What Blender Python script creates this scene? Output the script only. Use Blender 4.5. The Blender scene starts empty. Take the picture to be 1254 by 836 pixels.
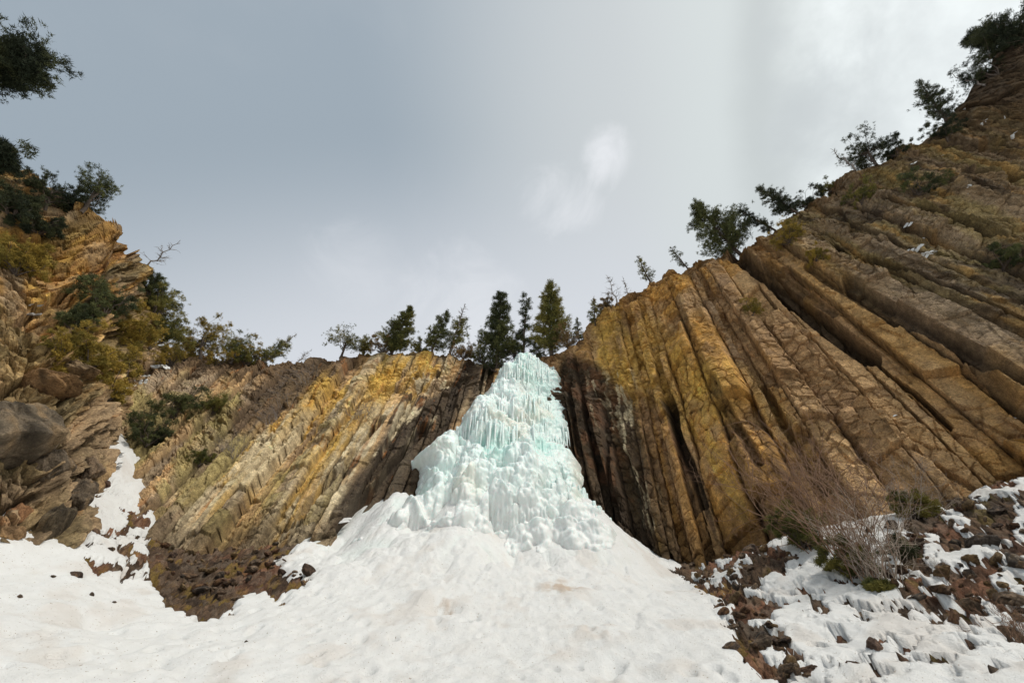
import bpy, bmesh, math, random
import numpy as np
from mathutils import Vector, Matrix

scene = bpy.context.scene
COL = scene.collection
W0, H0 = 1254.0, 836.0
F = 510.0
TH = math.radians(56)
CT, ST = math.cos(TH), math.sin(TH)
EYE = np.array([0.0, 0.0, 1.7])

# ------------------------------------------------------------------ camera maths
def ray(px, py):
    u = (np.asarray(px, float) - W0/2)/F
    v = (H0/2 - np.asarray(py, float))/F
    return np.stack([u, CT - v*ST, ST + v*CT], -1)
def P(px, py, s):
    return EYE + ray(px, py)*np.asarray(s, float)[..., None]
def proj(X):
    d = X - EYE
    s = d[..., 1]*CT + d[..., 2]*ST
    s = np.where(np.abs(s) < 1e-3, 1e-3, s)
    up = -d[..., 1]*ST + d[..., 2]*CT
    px = W0/2 + F*d[..., 0]/s
    py = H0/2 - F*up/s
    bad = s < 0.3
    return np.where(bad, -9999, px), np.where(bad, 9999, py), s

# ------------------------------------------------------------------ noise
def h32(*k):
    h = np.uint32(2166136261)
    with np.errstate(over='ignore'):
        for a in k:
            a = np.asarray(a).astype(np.int64).astype(np.uint32)
            h = (h ^ a)*np.uint32(16777619)
            h = h ^ (h >> np.uint32(13)); h = h*np.uint32(2246822519); h = h ^ (h >> np.uint32(16))
    return h
def rnd(*k): return h32(*k).astype(np.float64)/4294967295.0
def vn(x, y, seed=0):
    x, y = np.broadcast_arrays(np.asarray(x, float), np.asarray(y, float))
    xi = np.floor(x); yi = np.floor(y)
    fx = x-xi; fy = y-yi
    fx = fx*fx*fx*(fx*(fx*6-15)+10); fy = fy*fy*fy*(fy*(fy*6-15)+10)
    a = rnd(xi, yi, seed); b = rnd(xi+1, yi, seed); c = rnd(xi, yi+1, seed); d = rnd(xi+1, yi+1, seed)
    return ((a*(1-fx)+b*fx)*(1-fy)+(c*(1-fx)+d*fx)*fy)*2-1
def fbm(x, y, seed=0, o=4, g=.5):
    r = 0; A = 1; n = 0
    for i in range(o):
        c, s_ = math.cos(i*1.1), math.sin(i*1.1)
        r = r + A*vn((x*c-y*s_)*2**i+17*i, (x*s_+y*c)*2**i-9*i, seed+i); n += A; A *= g
    return r/n
def worley(x, y, seed=0, jit=.9):
    xi = np.floor(x); yi = np.floor(y)
    F1 = np.full(x.shape, 9.); F2 = np.full(x.shape, 9.)
    cx = np.zeros(x.shape); cy = np.zeros(x.shape); ix = np.zeros(x.shape); iy = np.zeros(x.shape)
    for i in (-1, 0, 1):
        for j in (-1, 0, 1):
            a = xi+i; b = yi+j
            px = a+.5+(rnd(a, b, seed)-.5)*jit; py = b+.5+(rnd(a, b, seed+7)-.5)*jit
            d = np.hypot(px-x, py-y)
            m = d < F1
            F2 = np.where(m, F1, np.minimum(F2, d))
            F1 = np.where(m, d, F1)
            cx = np.where(m, x-px, cx); cy = np.where(m, y-py, cy)
            ix = np.where(m, a, ix); iy = np.where(m, b, iy)
    return F1, F2, cx, cy, ix, iy
def ss(a, b, x):
    t = np.clip((x-a)/(b-a), 0, 1); return t*t*(3-2*t)
def blocks(x, y, seed, tilt=.7):
    """fractured rock: faceted cells standing at different depths, with open joints between"""
    wx = x+.25*vn(x*.9, y*.9, seed+31); wy = y+.25*vn(x*.9+5, y*.9, seed+32)
    F1, F2, cx, cy, ix, iy = worley(wx, wy, seed)
    o = rnd(ix, iy, seed+1)-.5
    tx = rnd(ix, iy, seed+2)-.5; ty = rnd(ix, iy, seed+3)-.5
    return o+tilt*(tx*cx+ty*cy)*2, ss(0, .12, F2-F1), rnd(ix, iy, seed+4)
def sdpoly(px, py, poly):
    """signed distance to polygon, negative inside"""
    px = np.asarray(px); d = np.full(px.shape, 1e9); ins = np.zeros(px.shape, bool)
    n = len(poly)
    for i in range(n):
        x1, y1 = poly[i]; x2, y2 = poly[(i+1) % n]
        ex, ey = x2-x1, y2-y1
        t = np.clip(((px-x1)*ex+(py-y1)*ey)/(ex*ex+ey*ey+1e-9), 0, 1)
        d = np.minimum(d, np.hypot(px-x1-t*ex, py-y1-t*ey))
        c = ((y1 > py) != (y2 > py)) & (px < (x2-x1)*(py-y1)/(y2-y1+1e-12)+x1)
        ins ^= c
    return np.where(ins, -d, d)
def segd(px, py, x1, y1, x2, y2):
    ex, ey = x2-x1, y2-y1
    t = ((px-x1)*ex+(py-y1)*ey)/(ex*ex+ey*ey)
    tc = np.clip(t, 0, 1)
    return np.hypot(px-x1-tc*ex, py-y1-tc*ey), tc
def blob(px, py, x, y, rx, ry, ang=0):
    c, s_ = math.cos(math.radians(ang)), math.sin(math.radians(ang))
    dx = (px-x); dy = -(py-y)
    a = (dx*c+dy*s_)/rx; b = (-dx*s_+dy*c)/ry
    return np.exp(-(a*a+b*b))

# ------------------------------------------------------------------ mesh helpers
def mesh_np(name, V, Q=None, T=None, col=None, smooth=True, attrs=None):
    me = bpy.data.meshes.new(name)
    V = np.ascontiguousarray(V, np.float32)
    nq = 0 if Q is None else len(Q); nt = 0 if T is None else len(T)
    loops = []
    if nq: loops.append(np.asarray(Q).ravel())
    if nt: loops.append(np.asarray(T).ravel())
    loops = np.concatenate(loops).astype(np.int32)
    st = np.concatenate([np.arange(nq)*4, nq*4+np.arange(nt)*3]).astype(np.int32)
    me.vertices.add(len(V)); me.loops.add(len(loops)); me.polygons.add(nq+nt)
    me.vertices.foreach_set('co', V.ravel())
    me.loops.foreach_set('vertex_index', loops)
    me.polygons.foreach_set('loop_start', st)
    me.update(calc_edges=True)
    me.polygons.foreach_set('use_smooth', np.full(nq+nt, smooth, bool))
    if col is not None:
        a = me.color_attributes.new('Col', 'FLOAT_COLOR', 'POINT')
        c = np.ones((len(V), 4), np.float32); c[:, :3] = col
        a.data.foreach_set('color', c.ravel())
    if attrs:
        for k, v in attrs.items():
            a = me.attributes.new(k, 'FLOAT', 'POINT'); a.data.foreach_set('value', np.asarray(v, np.float32).ravel())
    me.validate()
    return me
def gridfaces(nr, nc, flip=False):
    i = np.arange(nr-1)[:, None]*nc+np.arange(nc-1)[None]
    q = np.stack([i, i+1, i+nc+1, i+nc], -1).reshape(-1, 4)
    return q[:, ::-1] if flip else q
def link(name, me, mat, parent=None, loc=None):
    o = bpy.data.objects.new(name, me); COL.objects.link(o)
    if mat and not len(me.materials): me.materials.append(mat)
    if parent: o.parent = parent
    if loc is not None: o.location = loc
    return o
def tag(o, label, cat, group=None):
    o['label'] = label; o['category'] = cat
    if group: o['group'] = group
    return o
def struct(o): o['kind'] = 'structure'; return o
def empty(name, loc):
    o = bpy.data.objects.new(name, None); COL.objects.link(o); o.location = loc
    o.empty_display_size = .3
    return o

# ------------------------------------------------------------------ materials
def mat_new(name):
    m = bpy.data.materials.new(name); m.use_nodes = True
    nt = m.node_tree; b = nt.nodes['Principled BSDF']
    return m, nt, b
def add_noise(nt, scale, detail=6, rough=.6, vec=None, kind='ShaderNodeTexNoise'):
    n = nt.nodes.new(kind); n.inputs['Scale'].default_value = scale
    n.inputs['Detail'].default_value = detail; n.inputs['Roughness'].default_value = rough
    if vec is not None: nt.links.new(vec, n.inputs['Vector'])
    return n
def ramp(nt, src, p0, p1, c0, c1):
    r = nt.nodes.new('ShaderNodeValToRGB')
    r.color_ramp.elements[0].position = p0; r.color_ramp.elements[1].position = p1
    r.color_ramp.elements[0].color = (*c0, 1); r.color_ramp.elements[1].color = (*c1, 1)
    nt.links.new(src, r.inputs[0]); return r
def mixc(nt, a, b, fac, mode='MIX'):
    m = nt.nodes.new('ShaderNodeMix'); m.data_type = 'RGBA'; m.blend_type = mode
    if isinstance(fac, float): m.inputs[0].default_value = fac
    else: nt.links.new(fac, m.inputs[0])
    for s_, v in ((6, a), (7, b)):
        if isinstance(v, tuple): m.inputs[s_].default_value = (*v, 1)
        else: nt.links.new(v, m.inputs[s_])
    return m.outputs[2]
def rock_mat(name, bump=.6, scale=1.0, rough=.85):
    m, nt, b = mat_new(name)
    at = nt.nodes.new('ShaderNodeAttribute'); at.attribute_name = 'Col'
    geo = nt.nodes.new('ShaderNodeNewGeometry')
    n1 = add_noise(nt, 3.2*scale, 8, .7, geo.outputs['Position'])
    n2 = add_noise(nt, 17*scale, 6, .75, geo.outputs['Position'])
    r1 = ramp(nt, n1.outputs[0], .34, .68, (.58, .56, .54), (1.38, 1.36, 1.32))
    r2 = ramp(nt, n2.outputs[0], .36, .66, (.62, .61, .62), (1.35, 1.33, 1.28))
    c = mixc(nt, at.outputs['Color'], r1.outputs[0], 1.0, 'MULTIPLY')
    c = mixc(nt, c, r2.outputs[0], 1.0, 'MULTIPLY')
    nt.links.new(c, b.inputs['Base Color'])
    b.inputs['Roughness'].default_value = rough
    b.inputs['Specular IOR Level'].default_value = .25
    bp = nt.nodes.new('ShaderNodeBump'); bp.inputs['Strength'].default_value = bump; bp.inputs['Distance'].default_value = .12
    ad = nt.nodes.new('ShaderNodeMath'); ad.operation = 'ADD'
    nt.links.new(n1.outputs[0], ad.inputs[0]); nt.links.new(n2.outputs[0], ad.inputs[1])
    nt.links.new(ad.outputs[0], bp.inputs['Height']); nt.links.new(bp.outputs[0], b.inputs['Normal'])
    return m
M_ROCK = rock_mat('cliff_rock', .7)
M_SCREE = rock_mat('scree_rock', .8, 1.6)
def leaf_mat(name):
    m, nt, b = mat_new(name)
    at = nt.nodes.new('ShaderNodeAttribute'); at.attribute_name = 'Col'
    nt.links.new(at.outputs['Color'], b.inputs['Base Color'])
    b.inputs['Roughness'].default_value = .75; b.inputs['Specular IOR Level'].default_value = .15
    return m
M_LEAF = leaf_mat('needles')
def bark_mat(name, c):
    m, nt, b = mat_new(name)
    geo = nt.nodes.new('ShaderNodeNewGeometry')
    n = add_noise(nt, 14, 4, .6, geo.outputs['Position'])
    r = ramp(nt, n.outputs[0], .3, .7, tuple(x*.6 for x in c), tuple(min(1, x*1.5) for x in c))
    nt.links.new(r.outputs[0], b.inputs['Base Color']); b.inputs['Roughness'].default_value = .9
    return m
M_BARK = bark_mat('bark', (.075, .055, .042))
M_DEAD = bark_mat('dead_wood', (.19, .16, .14))
M_TWIG = bark_mat('red_twigs', (.20, .115, .07))
M_PALE = bark_mat('pale_twigs', (.30, .24, .19))
def snow_mat():
    m, nt, b = mat_new('snow')
    at = nt.nodes.new('ShaderNodeAttribute'); at.attribute_name = 'Col'
    geo = nt.nodes.new('ShaderNodeNewGeometry')
    n1 = add_noise(nt, 2.2, 8, .62, geo.outputs['Position'])
    n2 = add_noise(nt, 11, 6, .7, geo.outputs['Position'])
    r = ramp(nt, n1.outputs[0], .3, .7, (.95, .94, .925), (1.02, 1.02, 1.02))
    c = mixc(nt, at.outputs['Color'], r.outputs[0], 1.0, 'MULTIPLY')
    nt.links.new(c, b.inputs['Base Color'])
    n3 = add_noise(nt, 38, 4, .7, geo.outputs['Position'])
    n4 = add_noise(nt, 26, 2, .5, geo.outputs['Position'])
    gr = ramp(nt, n4.outputs[0], .67, .74, (0, 0, 0), (1, 1, 1))
    c = mixc(nt, c, (.30, .22, .15), gr.outputs[0])
    nt.links.new(c, b.inputs['Base Color'])
    b.inputs['Roughness'].default_value = .6
    b.inputs['Specular IOR Level'].default_value = .3
    ad = nt.nodes.new('ShaderNodeMath'); ad.operation = 'ADD'
    nt.links.new(n1.outputs[0], ad.inputs[0]); nt.links.new(n2.outputs[0], ad.inputs[1])
    bp = nt.nodes.new('ShaderNodeBump'); ad2 = nt.nodes.new('ShaderNodeMath'); ad2.operation = 'ADD'; nt.links.new(ad.outputs[0], ad2.inputs[0]); nt.links.new(n3.outputs[0], ad2.inputs[1]); ad = ad2
    bp.inputs['Strength'].default_value = .55; bp.inputs['Distance'].default_value = .10
    nt.links.new(ad.outputs[0], bp.inputs['Height']); nt.links.new(bp.outputs[0], b.inputs['Normal'])
    return m
M_SNOW = snow_mat()
def ice_mat():
    m, nt, b = mat_new('ice')
    at = nt.nodes.new('ShaderNodeAttribute'); at.attribute_name = 'Col'
    geo = nt.nodes.new('ShaderNodeNewGeometry')
    n1 = add_noise(nt, 5, 7, .65, geo.outputs['Position'])
    n2 = add_noise(nt, 22, 5, .7, geo.outputs['Position'])
    r = ramp(nt, n1.outputs[0], .3, .7, (.93, .96, .955), (1.03, 1.03, 1.03))
    c = mixc(nt, at.outputs['Color'], r.outputs[0], 1.0, 'MULTIPLY')
    nt.links.new(c, b.inputs['Base Color'])
    b.inputs['Roughness'].default_value = .2
    b.inputs['IOR'].default_value = 1.31
    b.inputs['Subsurface Weight'].default_value = .35
    b.inputs['Subsurface Radius'].default_value = (.12, .28, .26)
    b.inputs['Subsurface Scale'].default_value = .6
    ad = nt.nodes.new('ShaderNodeMath'); ad.operation = 'ADD'
    nt.links.new(n1.outputs[0], ad.inputs[0]); nt.links.new(n2.outputs[0], ad.inputs[1])
    bp = nt.nodes.new('ShaderNodeBump'); bp.inputs['Strength'].default_value = .4; bp.inputs['Distance'].default_value = .08
    nt.links.new(ad.outputs[0], bp.inputs['Height']); nt.links.new(bp.outputs[0], b.inputs['Normal'])
    return m
M_ICE = ice_mat()

# ------------------------------------------------------------------ colours (rock colours, the dark one also paints shade, linear)
C = dict(grey=(.17, .135, .105), ochre=(.36, .205, .062), tan=(.30, .205, .118), dark=(.040, .030, .024),
         cream=(.52, .46, .36), olive=(.155, .13, .065), yellow=(.46, .30, .075), orange=(.36, .14, .035),
         brown=(.20, .125, .07), soil=(.085, .055, .035), red=(.15, .075, .045), pink=(.33, .22, .15))
C = {k: np.array(v) for k, v in C.items()}
def mx(a, b, t): t = np.clip(t, 0, 1)[..., None]; return a*(1-t)+b*t

# ------------------------------------------------------------------ walls: ruled between a foot line and a rim line
ALLV = []      # (points) of all hard surfaces for dropping plants onto
def smooth_interp(u, U, Y):
    # Catmull-like cubic through Y at U
    m = np.zeros_like(Y)
    d = (Y[1:]-Y[:-1])/(U[1:]-U[:-1])[:, None]
    m[0] = d[0]; m[-1] = d[-1]
    m[1:-1] = (d[1:]*(U[1:-1]-U[:-2])[:, None]+d[:-1]*(U[2:]-U[1:-1])[:, None])/(U[2:]-U[:-2])[:, None]
    k = np.clip(np.searchsorted(U, u)-1, 0, len(U)-2)
    h = (U[k+1]-U[k]); t = ((u-U[k])/h)[:, None]; h = h[:, None]
    return ((2*t**3-3*t**2+1)*Y[k]+(t**3-2*t**2+t)*h*m[k]+(-2*t**3+3*t**2)*Y[k+1]+(t**3-t**2)*h*m[k+1])
def columns(a, h, seed, wmin=.55, wmax=1.35, amp=.55, sg_=1.0):
    rs = np.random.RandomState(seed)
    wd = wmin*.75+(wmax*1.45-wmin*.75)*rs.rand(200)**1.9; bd = np.concatenate([[-8], -8+np.cumsum(wd)])
    aw = a+.10*vn(h*.12, a*.25, seed)+.018*vn(h*.9, a*.8, seed+1)+.025*vn(h*5, a*4, seed+2)
    i = np.clip(np.searchsorted(bd, aw.ravel())-1, 0, 199).reshape(a.shape)
    f = (aw-bd[i])/wd[i]
    ap = .3+.4*rnd(i, seed+3)
    pr = 1-np.where(f < ap, (ap-f)/ap, (f-ap)/(1-ap))
    flat = 2.2+6.5*rnd(i, seed+4)**1.3
    D = (rnd(i, seed+5)-.5)*2*amp + wd[i]*(.10+.42*rnd(i, seed+16)**1.3)*np.minimum(pr*flat, 1)
    D += (rnd(i, seed+6)-.5)*1.0*(f-.5)*wd[i]
    crack = ss(0, .055, np.minimum(f, 1-f))
    bi = np.where(f < .5, i, i+1)
    cs = rnd(bi, seed+17)
    D -= (.07+.24*cs**2)*(1-crack)
    # cross joints
    L = .7+2.2*rnd(i, seed+7)
    hs = h/L+rnd(i, seed+8)*9+.10*vn(f*2, i*3.1, seed+9)+(rnd(i, seed+15)-.5)*.7*(f-.5)
    sg = np.floor(hs); fs = hs-sg
    so = rnd(i, sg, seed+10)
    D += (so-.5)*.30*sg_
    D -= np.where(so < .17, .32*sg_, 0); D += sg_* np.where(so > .92, .2, 0)
    D += sg_*((rnd(i, sg, seed+11)-.5)*.22*(fs-.5)*L*.5 + (rnd(i, sg, seed+12)-.5)*.35*(f-.5)*wd[i])
    D -= .07*(1-ss(0, .05/L*1.6, np.minimum(fs, 1-fs)*1.0))
    # ribbed columns
    rib = (rnd(i, seed+13) < .16)
    D += np.where(rib, .09*((h*2.1+.4*vn(f*3, h*.7, seed+14)) % 1.0), 0)
    return D, i, so, f, crack
def build_wall(name, pairs, da, dh, seed, zone, colour, below=3.0, feats=(), rimround=1.4, capn=14, amp=.55, cw=(.55, 1.35), big=.28, blk=(1.1, .6), rough=1.0, blka=.8, sg_=1.0):
    pr = np.array(pairs, float)
    B = P(pr[:, 0], pr[:, 1], pr[:, 2]); T = P(pr[:, 3], pr[:, 4], pr[:, 5])
    mid = (B+T)/2
    U = np.concatenate([[0], np.cumsum(np.linalg.norm(mid[1:]-mid[:-1], axis=1))])
    na = int(U[-1]/da)+1
    u = np.linspace(0, U[-1], na)
    Bi = smooth_interp(u, U, B); Ti = smooth_interp(u, U, T)
    Hh = np.linalg.norm(Ti-Bi, axis=1)
    Hm = Hh.mean()
    nh = int((Hm+below)/dh)+1
    tt = np.linspace(-below/Hm, 1, nh)
    X = Bi[None]*(1-tt[:, None, None])+Ti[None]*tt[:, None, None]
    A = np.broadcast_to(u[None], (nh, na)).copy()
    Hc = tt[:, None]*Hh[None]
    # outward normal from a smoothed version
    dA = np.gradient(X, axis=1); dT = np.gradient(X, axis=0)
    N = np.cross(dA, dT); N /= np.linalg.norm(N, axis=-1)[..., None]+1e-9
    ctr = np.array([0, 6.0, 10.0])
    if (N*(ctr-X)).sum() < 0: N = -N
    px, py, s = proj(X)
    wz = zone(px, py, A, Hc, Hh[None])                 # 1 = columns, 0 = broken blocks
    D1, ci, so, f, crack = columns(A, Hc, seed, cw[0], cw[1], amp, sg_)
    b1, j1, r1 = blocks(A/blk[0]+.35*Hc/blk[0], Hc/blk[1], seed+50)
    b2, j2, r2 = blocks(A/.38, Hc/.26+.3*A, seed+60)
    b3, j3, r3 = blocks(A/.85+.2*Hc, Hc/2.3, seed+70)
    low = fbm(A*.16, Hc*.09, seed+80, 3)
    Db = blka*b1+.24*b2+.22*b3-.12*(1-j1)-.06*(1-j2)
    D = D1*wz+Db*(1-wz)
    b4, j4, r4 = blocks(A/.55+.1*Hc, Hc/.75, seed+75)
    fr = ss(-.25, .35, fbm(A*.4, Hc*.22, seed+85, 3))
    D += wz*(.14*b3+(.09*b2+.18*b4)*fr-.09*(1-j4)*(.3+.7*fr)-.02*(1-j2))
    D += big*low+rough*(.045*fbm(A*1.3, Hc*.9, seed+90, 5)+.03*fbm(A*6, Hc*5, seed+95, 3))
    dark = np.zeros_like(D)
    for (x1, y1, x2, y2, w, dep, dk) in feats:
        d, tc = segd(px+2.5*vn(A*1.1, Hc*.5, seed+5), py+2.5*vn(A*.9+4, Hc*.5, seed+6), x1, y1, x2, y2)
        k = 1-ss(w*.45, w, d)
        D += dep*k; dark = np.maximum(dark, dk*k)
    # rounded, crumbling rim
    hr = Hh[None]-Hc
    D -= np.where(hr < rimround, (1-hr/rimround)**2*rimround*.7, 0)
    Xd = X+N*D[..., None]
    # ragged rim height
    wr = ss(3.0, 0, hr)
    rag = .30*fbm(A*.9, A*0, seed+101, 3)+.28*b1[-1:][0][None]*1.0
    Xd[..., 2] += wr*(rag)
    col = colour(px, py, A, Hc, hr, wz, ci, so, f, r1, r2, seed, dark, N)
    # soil and lichen tone in the joints also paints in crack shade, pale fresh chips where pieces broke off
    col = mx(col, C['soil']*.7, np.maximum(wz*(1-ss(0, .05, np.minimum(f, 1-f))), .55*(1-j4)*(.25+.75*fr))*.7)
    col = col*(.84+.32*r4)[..., None]
    col = mx(col, col*1.45, .6*ss(.45, .7, fbm(A*3.1, Hc*1.3, seed+333, 3)+.3*(r4-.5)))
    col = np.clip(col*np.array([1.15, 1.11, .97]), 0, .72)
    # cap running back over the plateau
    back = (Xd[-1]-EYE)*1.0; back[:, 2] = 0; back /= np.linalg.norm(back, axis=1)[:, None]+1e-9
    dist = np.cumsum(np.linspace(.25, 1, capn)**3*7.5)
    cap = []
    for k_, d in enumerate(dist):
        q = Xd[-1]+back*d
        q[:, 2] += .05*d+.25*vn(q[:, 0]*.6, q[:, 1]*.6, seed+200)*min(1, d)-.02*d
        cap.append(q)
    cap = np.array(cap)
    V = np.concatenate([Xd, cap], 0)
    cc = np.broadcast_to(C['soil'], cap.shape)
    colr = np.concatenate([col, cc], 0)
    me = mesh_np(name, V.reshape(-1, 3), gridfaces(V.shape[0], na), col=colr.reshape(-1, 3), smooth=True)
    # sharpen facets: keep smooth off so that broken faces stay crisp
    me.polygons.foreach_set('use_smooth', np.zeros(len(me.polygons), bool))
    o = struct(link(name, me, M_ROCK))
    # orientation check
    ALLV.append(Xd.reshape(-1, 3))
    return o, Xd, N

def base_rock(px, py, A, Hc, ci, so, r1, r2, wz, seed, c0, c1, c2):
    st = fbm(A*1.1, Hc*.13, seed+300, 4)                    # streaks run down the columns
    md = fbm(A*.35, Hc*.22, seed+310, 4)
    r = rnd(ci, seed+320)
    col = mx(np.broadcast_to(c0, A.shape+(3,)), c1, ss(-.35, .45, st+.9*(r-.5)))
    col = mx(col, c2, ss(.0, .6, md+.5*(so-.5)))
    col = col*(.78+.44*(wz*rnd(ci, seed+321)+(1-wz)*r1))[..., None]
    col = col*(.86+.28*r2)[..., None]
    return col

# --- right columnar cliff
def zoneR(px, py, A, Hc, Hh):
    hr = Hh-Hc
    z = ss(1.2, 3.6, hr+1.4*fbm(A*.5, Hc*.3, 11, 3)) 
    z *= 1-.5*ss(1010, 1120, px+1.6*(300-py)*.35)*ss(370, 250, py-.25*(px-1000))
    z *= 1-.8*blob(px, py, 975, 260, 70, 35, -30)
    z *= 1-.5*ss(-.05, .35, fbm(A*.35+9, Hc*.3, 14, 3))*ss(14, 5, hr)
    z *= 1-.85*blob(px, py, 760, 480, 40, 45)
    return np.clip(z, 0, 1)
def colR(px, py, A, Hc, hr, wz, ci, so, f, r1, r2, sd, dark, N):
    col = base_rock(px, py, A, Hc, ci, so, r1, r2, wz, sd, C['brown']*1.55, C['tan']*1.5, C['ochre']*1.35)
    pk = rnd(ci, 778)[..., None]; stx = fbm(A*1.6, Hc*.12, 48, 4)
    pcol = np.where(pk < .30, C['tan']*1.7, np.where(pk < .50, C['brown']*.95, np.where(pk < .68, C['ochre']*1.35, np.where(pk < .84, C['grey']*1.5, C['brown']*.5))))
    col = mx(col, pcol, .60*wz*ss(-.45, .15, stx))
    n1 = fbm(A*.9, Hc*.16, 41, 4); n2 = fbm(A*2.6, Hc*.35, 42, 4); n3 = fbm(A*1.1, Hc*1.0, 43, 4)
    yz = blob(px, py, 765, 540, 45, 170, 80)*0
    ymask = np.maximum.reduce([1-ss(16, 26, segd(px, py, 745, 420, 802, 660)[0]), 1-ss(6, 14, segd(px, py, 845, 500, 922, 640)[0]),
                               .8*(1-ss(25, 55, segd(px, py, 745, 395, 860, 500)[0])), .7*(1-ss(8, 20, segd(px, py, 905, 460, 985, 560)[0]))])
    col = mx(col, C['yellow']*1.15, ymask*ss(-.45, .25, n1+.4*n2)*.8)
    col = mx(col, C['tan']*1.5, .35*ss(-.3, .2, n1)*ss(860, 960, px))
    col = mx(col, C['pink'], .55*ss(.1, .5, n3)*ss(840, 900, px)*ss(470, 420, py-.4*(px-900)+60)*0+.35*ss(.15, .5, n3))
    col = mx(col, C['orange'], .25*ss(.42, .62, n2)*ss(.0, .3, n1))
    # upper right: olive-grey weathered strata with ochre bands
    ur = ss(-10, 70, (px-905)*.62-(py-298)); 
    og = mx(np.broadcast_to(C['grey']*1.25, col.shape), C['olive']*1.4, ss(-.3, .3, n1))
    og = mx(og, C['ochre']*1.1, ss(.0, .45, n2+.3*n1)*.5)
    og = og*(.8+.4*r1)[..., None]
    col = mx(col, og, ur*.85)
    # dark wet rock beside the ice, with white mineral streaks
    wet = 1-ss(-6, 10, sdpoly(px+6*n2, py+8*n1, [(688, 445), (700, 440), (735, 452), (775, 500), (790, 560), (812, 690), (700, 760), (640, 700), (660, 520)]))
    wet = np.maximum(wet, .85*(1-ss(6, 14, segd(px, py, 822, 500, 880, 680)[0]))*ss(.8, .3, ss(-.2, .4, n2)))
    col = mx(col, mx(np.broadcast_to(C['dark'], col.shape), C['red']*.75, ss(-.1, .5, n3)), wet*.93)
    ws = blob(px, py, 770, 520, 14, 80, 78+25)+blob(px, py, 757, 480, 30, 45)
    ws = np.maximum(1-ss(8, 20, segd(px, py, 762, 462, 800, 640)[0]), .8*(1-ss(8, 24, segd(px, py, 735, 470, 750, 520)[0])))
    col = mx(col, C['cream']*.95, ws*ss(.08, .3, n2+.35*fbm(A*5, Hc*.6, 44, 3))*.85)
    # darker towards the feet of the columns
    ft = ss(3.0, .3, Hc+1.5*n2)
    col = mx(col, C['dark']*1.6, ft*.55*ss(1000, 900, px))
    # rim rubble, reddish brown soil
    col = mx(col, mx(np.broadcast_to(C['brown']*.8, col.shape), C['pink']*.75, ss(0, .5, n3)), ss(2.4, .6, hr+.8*n3)*.6)
    col = mx(col, C['dark']*1.3, dark)
    col = mx(col, C['dark']*2.2, ss(1110, 1220, px)*ss(225, 110, py)*.9)  # shade of the upper right crag painted into the rock colour
    col = mx(col, C['dark']*1.8, .8*ur*ss(.22, .42, fbm(A*.8+.3*Hc, Hc*.25, 47, 4)))
    return col
pairsR = [
    (600, 690, 19.5, 630, 434, 36.6),
    (668, 680, 19.0, 655, 432, 36.2),
    (735, 680, 18.6, 690, 424, 35.2),
    (775, 690, 18.2, 712, 404, 34.4),
    (811, 690, 17.6, 745, 372, 33.3),
    (878, 685, 16.9, 782, 349, 32.3),
    (955, 645, 16.3, 818, 330, 31.7),
    (1050, 622, 15.4, 856, 313, 31.2),
    (1200, 602, 14.2, 902, 299, 30.4),
    (1330, 570, 13.0, 932, 281, 29.8),
    (1480, 530, 12.3, 960, 259, 29.2),
    (1560, 480, 12.2, 998, 236, 28.6),
    (1640, 440, 12.8, 1030, 208, 28.0),
    (1740, 420, 13.2, 1080, 186, 27.0),
    (1840, 400, 13.8, 1125, 165, 26.3),
    (1940, 370, 14.4, 1160, 138, 25.9),
    (2060, 340, 15.0, 1195, 105, 25.4),
    (2200, 320, 15.5, 1250, 34, 24.6),
    (2360, 300, 16.0, 1340, -40, 24.0),
    (2560, 280, 16.5, 1480, -150, 23.0),
]
featsR = [
    (903, 312, 1065, 438, 14, -1.8, .9), (1065, 438, 1165, 525, 3.2, -.9, .6), (1160, 430, 1260, 520, 6, -.7, .5),
    (1040, 350, 1250, 486, 8, -.9, .75), (990, 330, 1100, 400, 6, -.6, .6), (935, 320, 1020, 380, 6, -.5, .5), (1058, 314, 1254, 396, 2.6, -.5, .5),
    (818, 490, 862, 620, 7, -.8, .75), (878, 480, 938, 585, 7, -.55, .45), (930, 470, 1010, 600, 4, -.5, .3),
    (770, 560, 800, 690, 5, -.4, .5), (700, 470, 712, 560, 5, -.5, .4), (742, 500, 756, 640, 5, -.6, .6),
    (1190, 232, 1254, 250, 5, -.8, .6), (1120, 560, 1200, 606, 4, -.3, .4), (1080, 245, 1254, 300, 3, -.5, .6), (1040, 275, 1200, 330, 2.5, -.4, .5), (1150, 210, 1254, 215, 4, -.6, .6), (1000, 290, 1120, 350, 2.5, -.4, .5), (1110, 180, 1254, 175, 3, -.4, .5),
]
wallR, XR, NR = build_wall('columnar_cliff', pairsR, .04, .045, 5, zoneR, colR, feats=featsR, amp=.44, cw=(.48, 1.2), blk=(1.3, 1.6), blka=.6)

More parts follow.
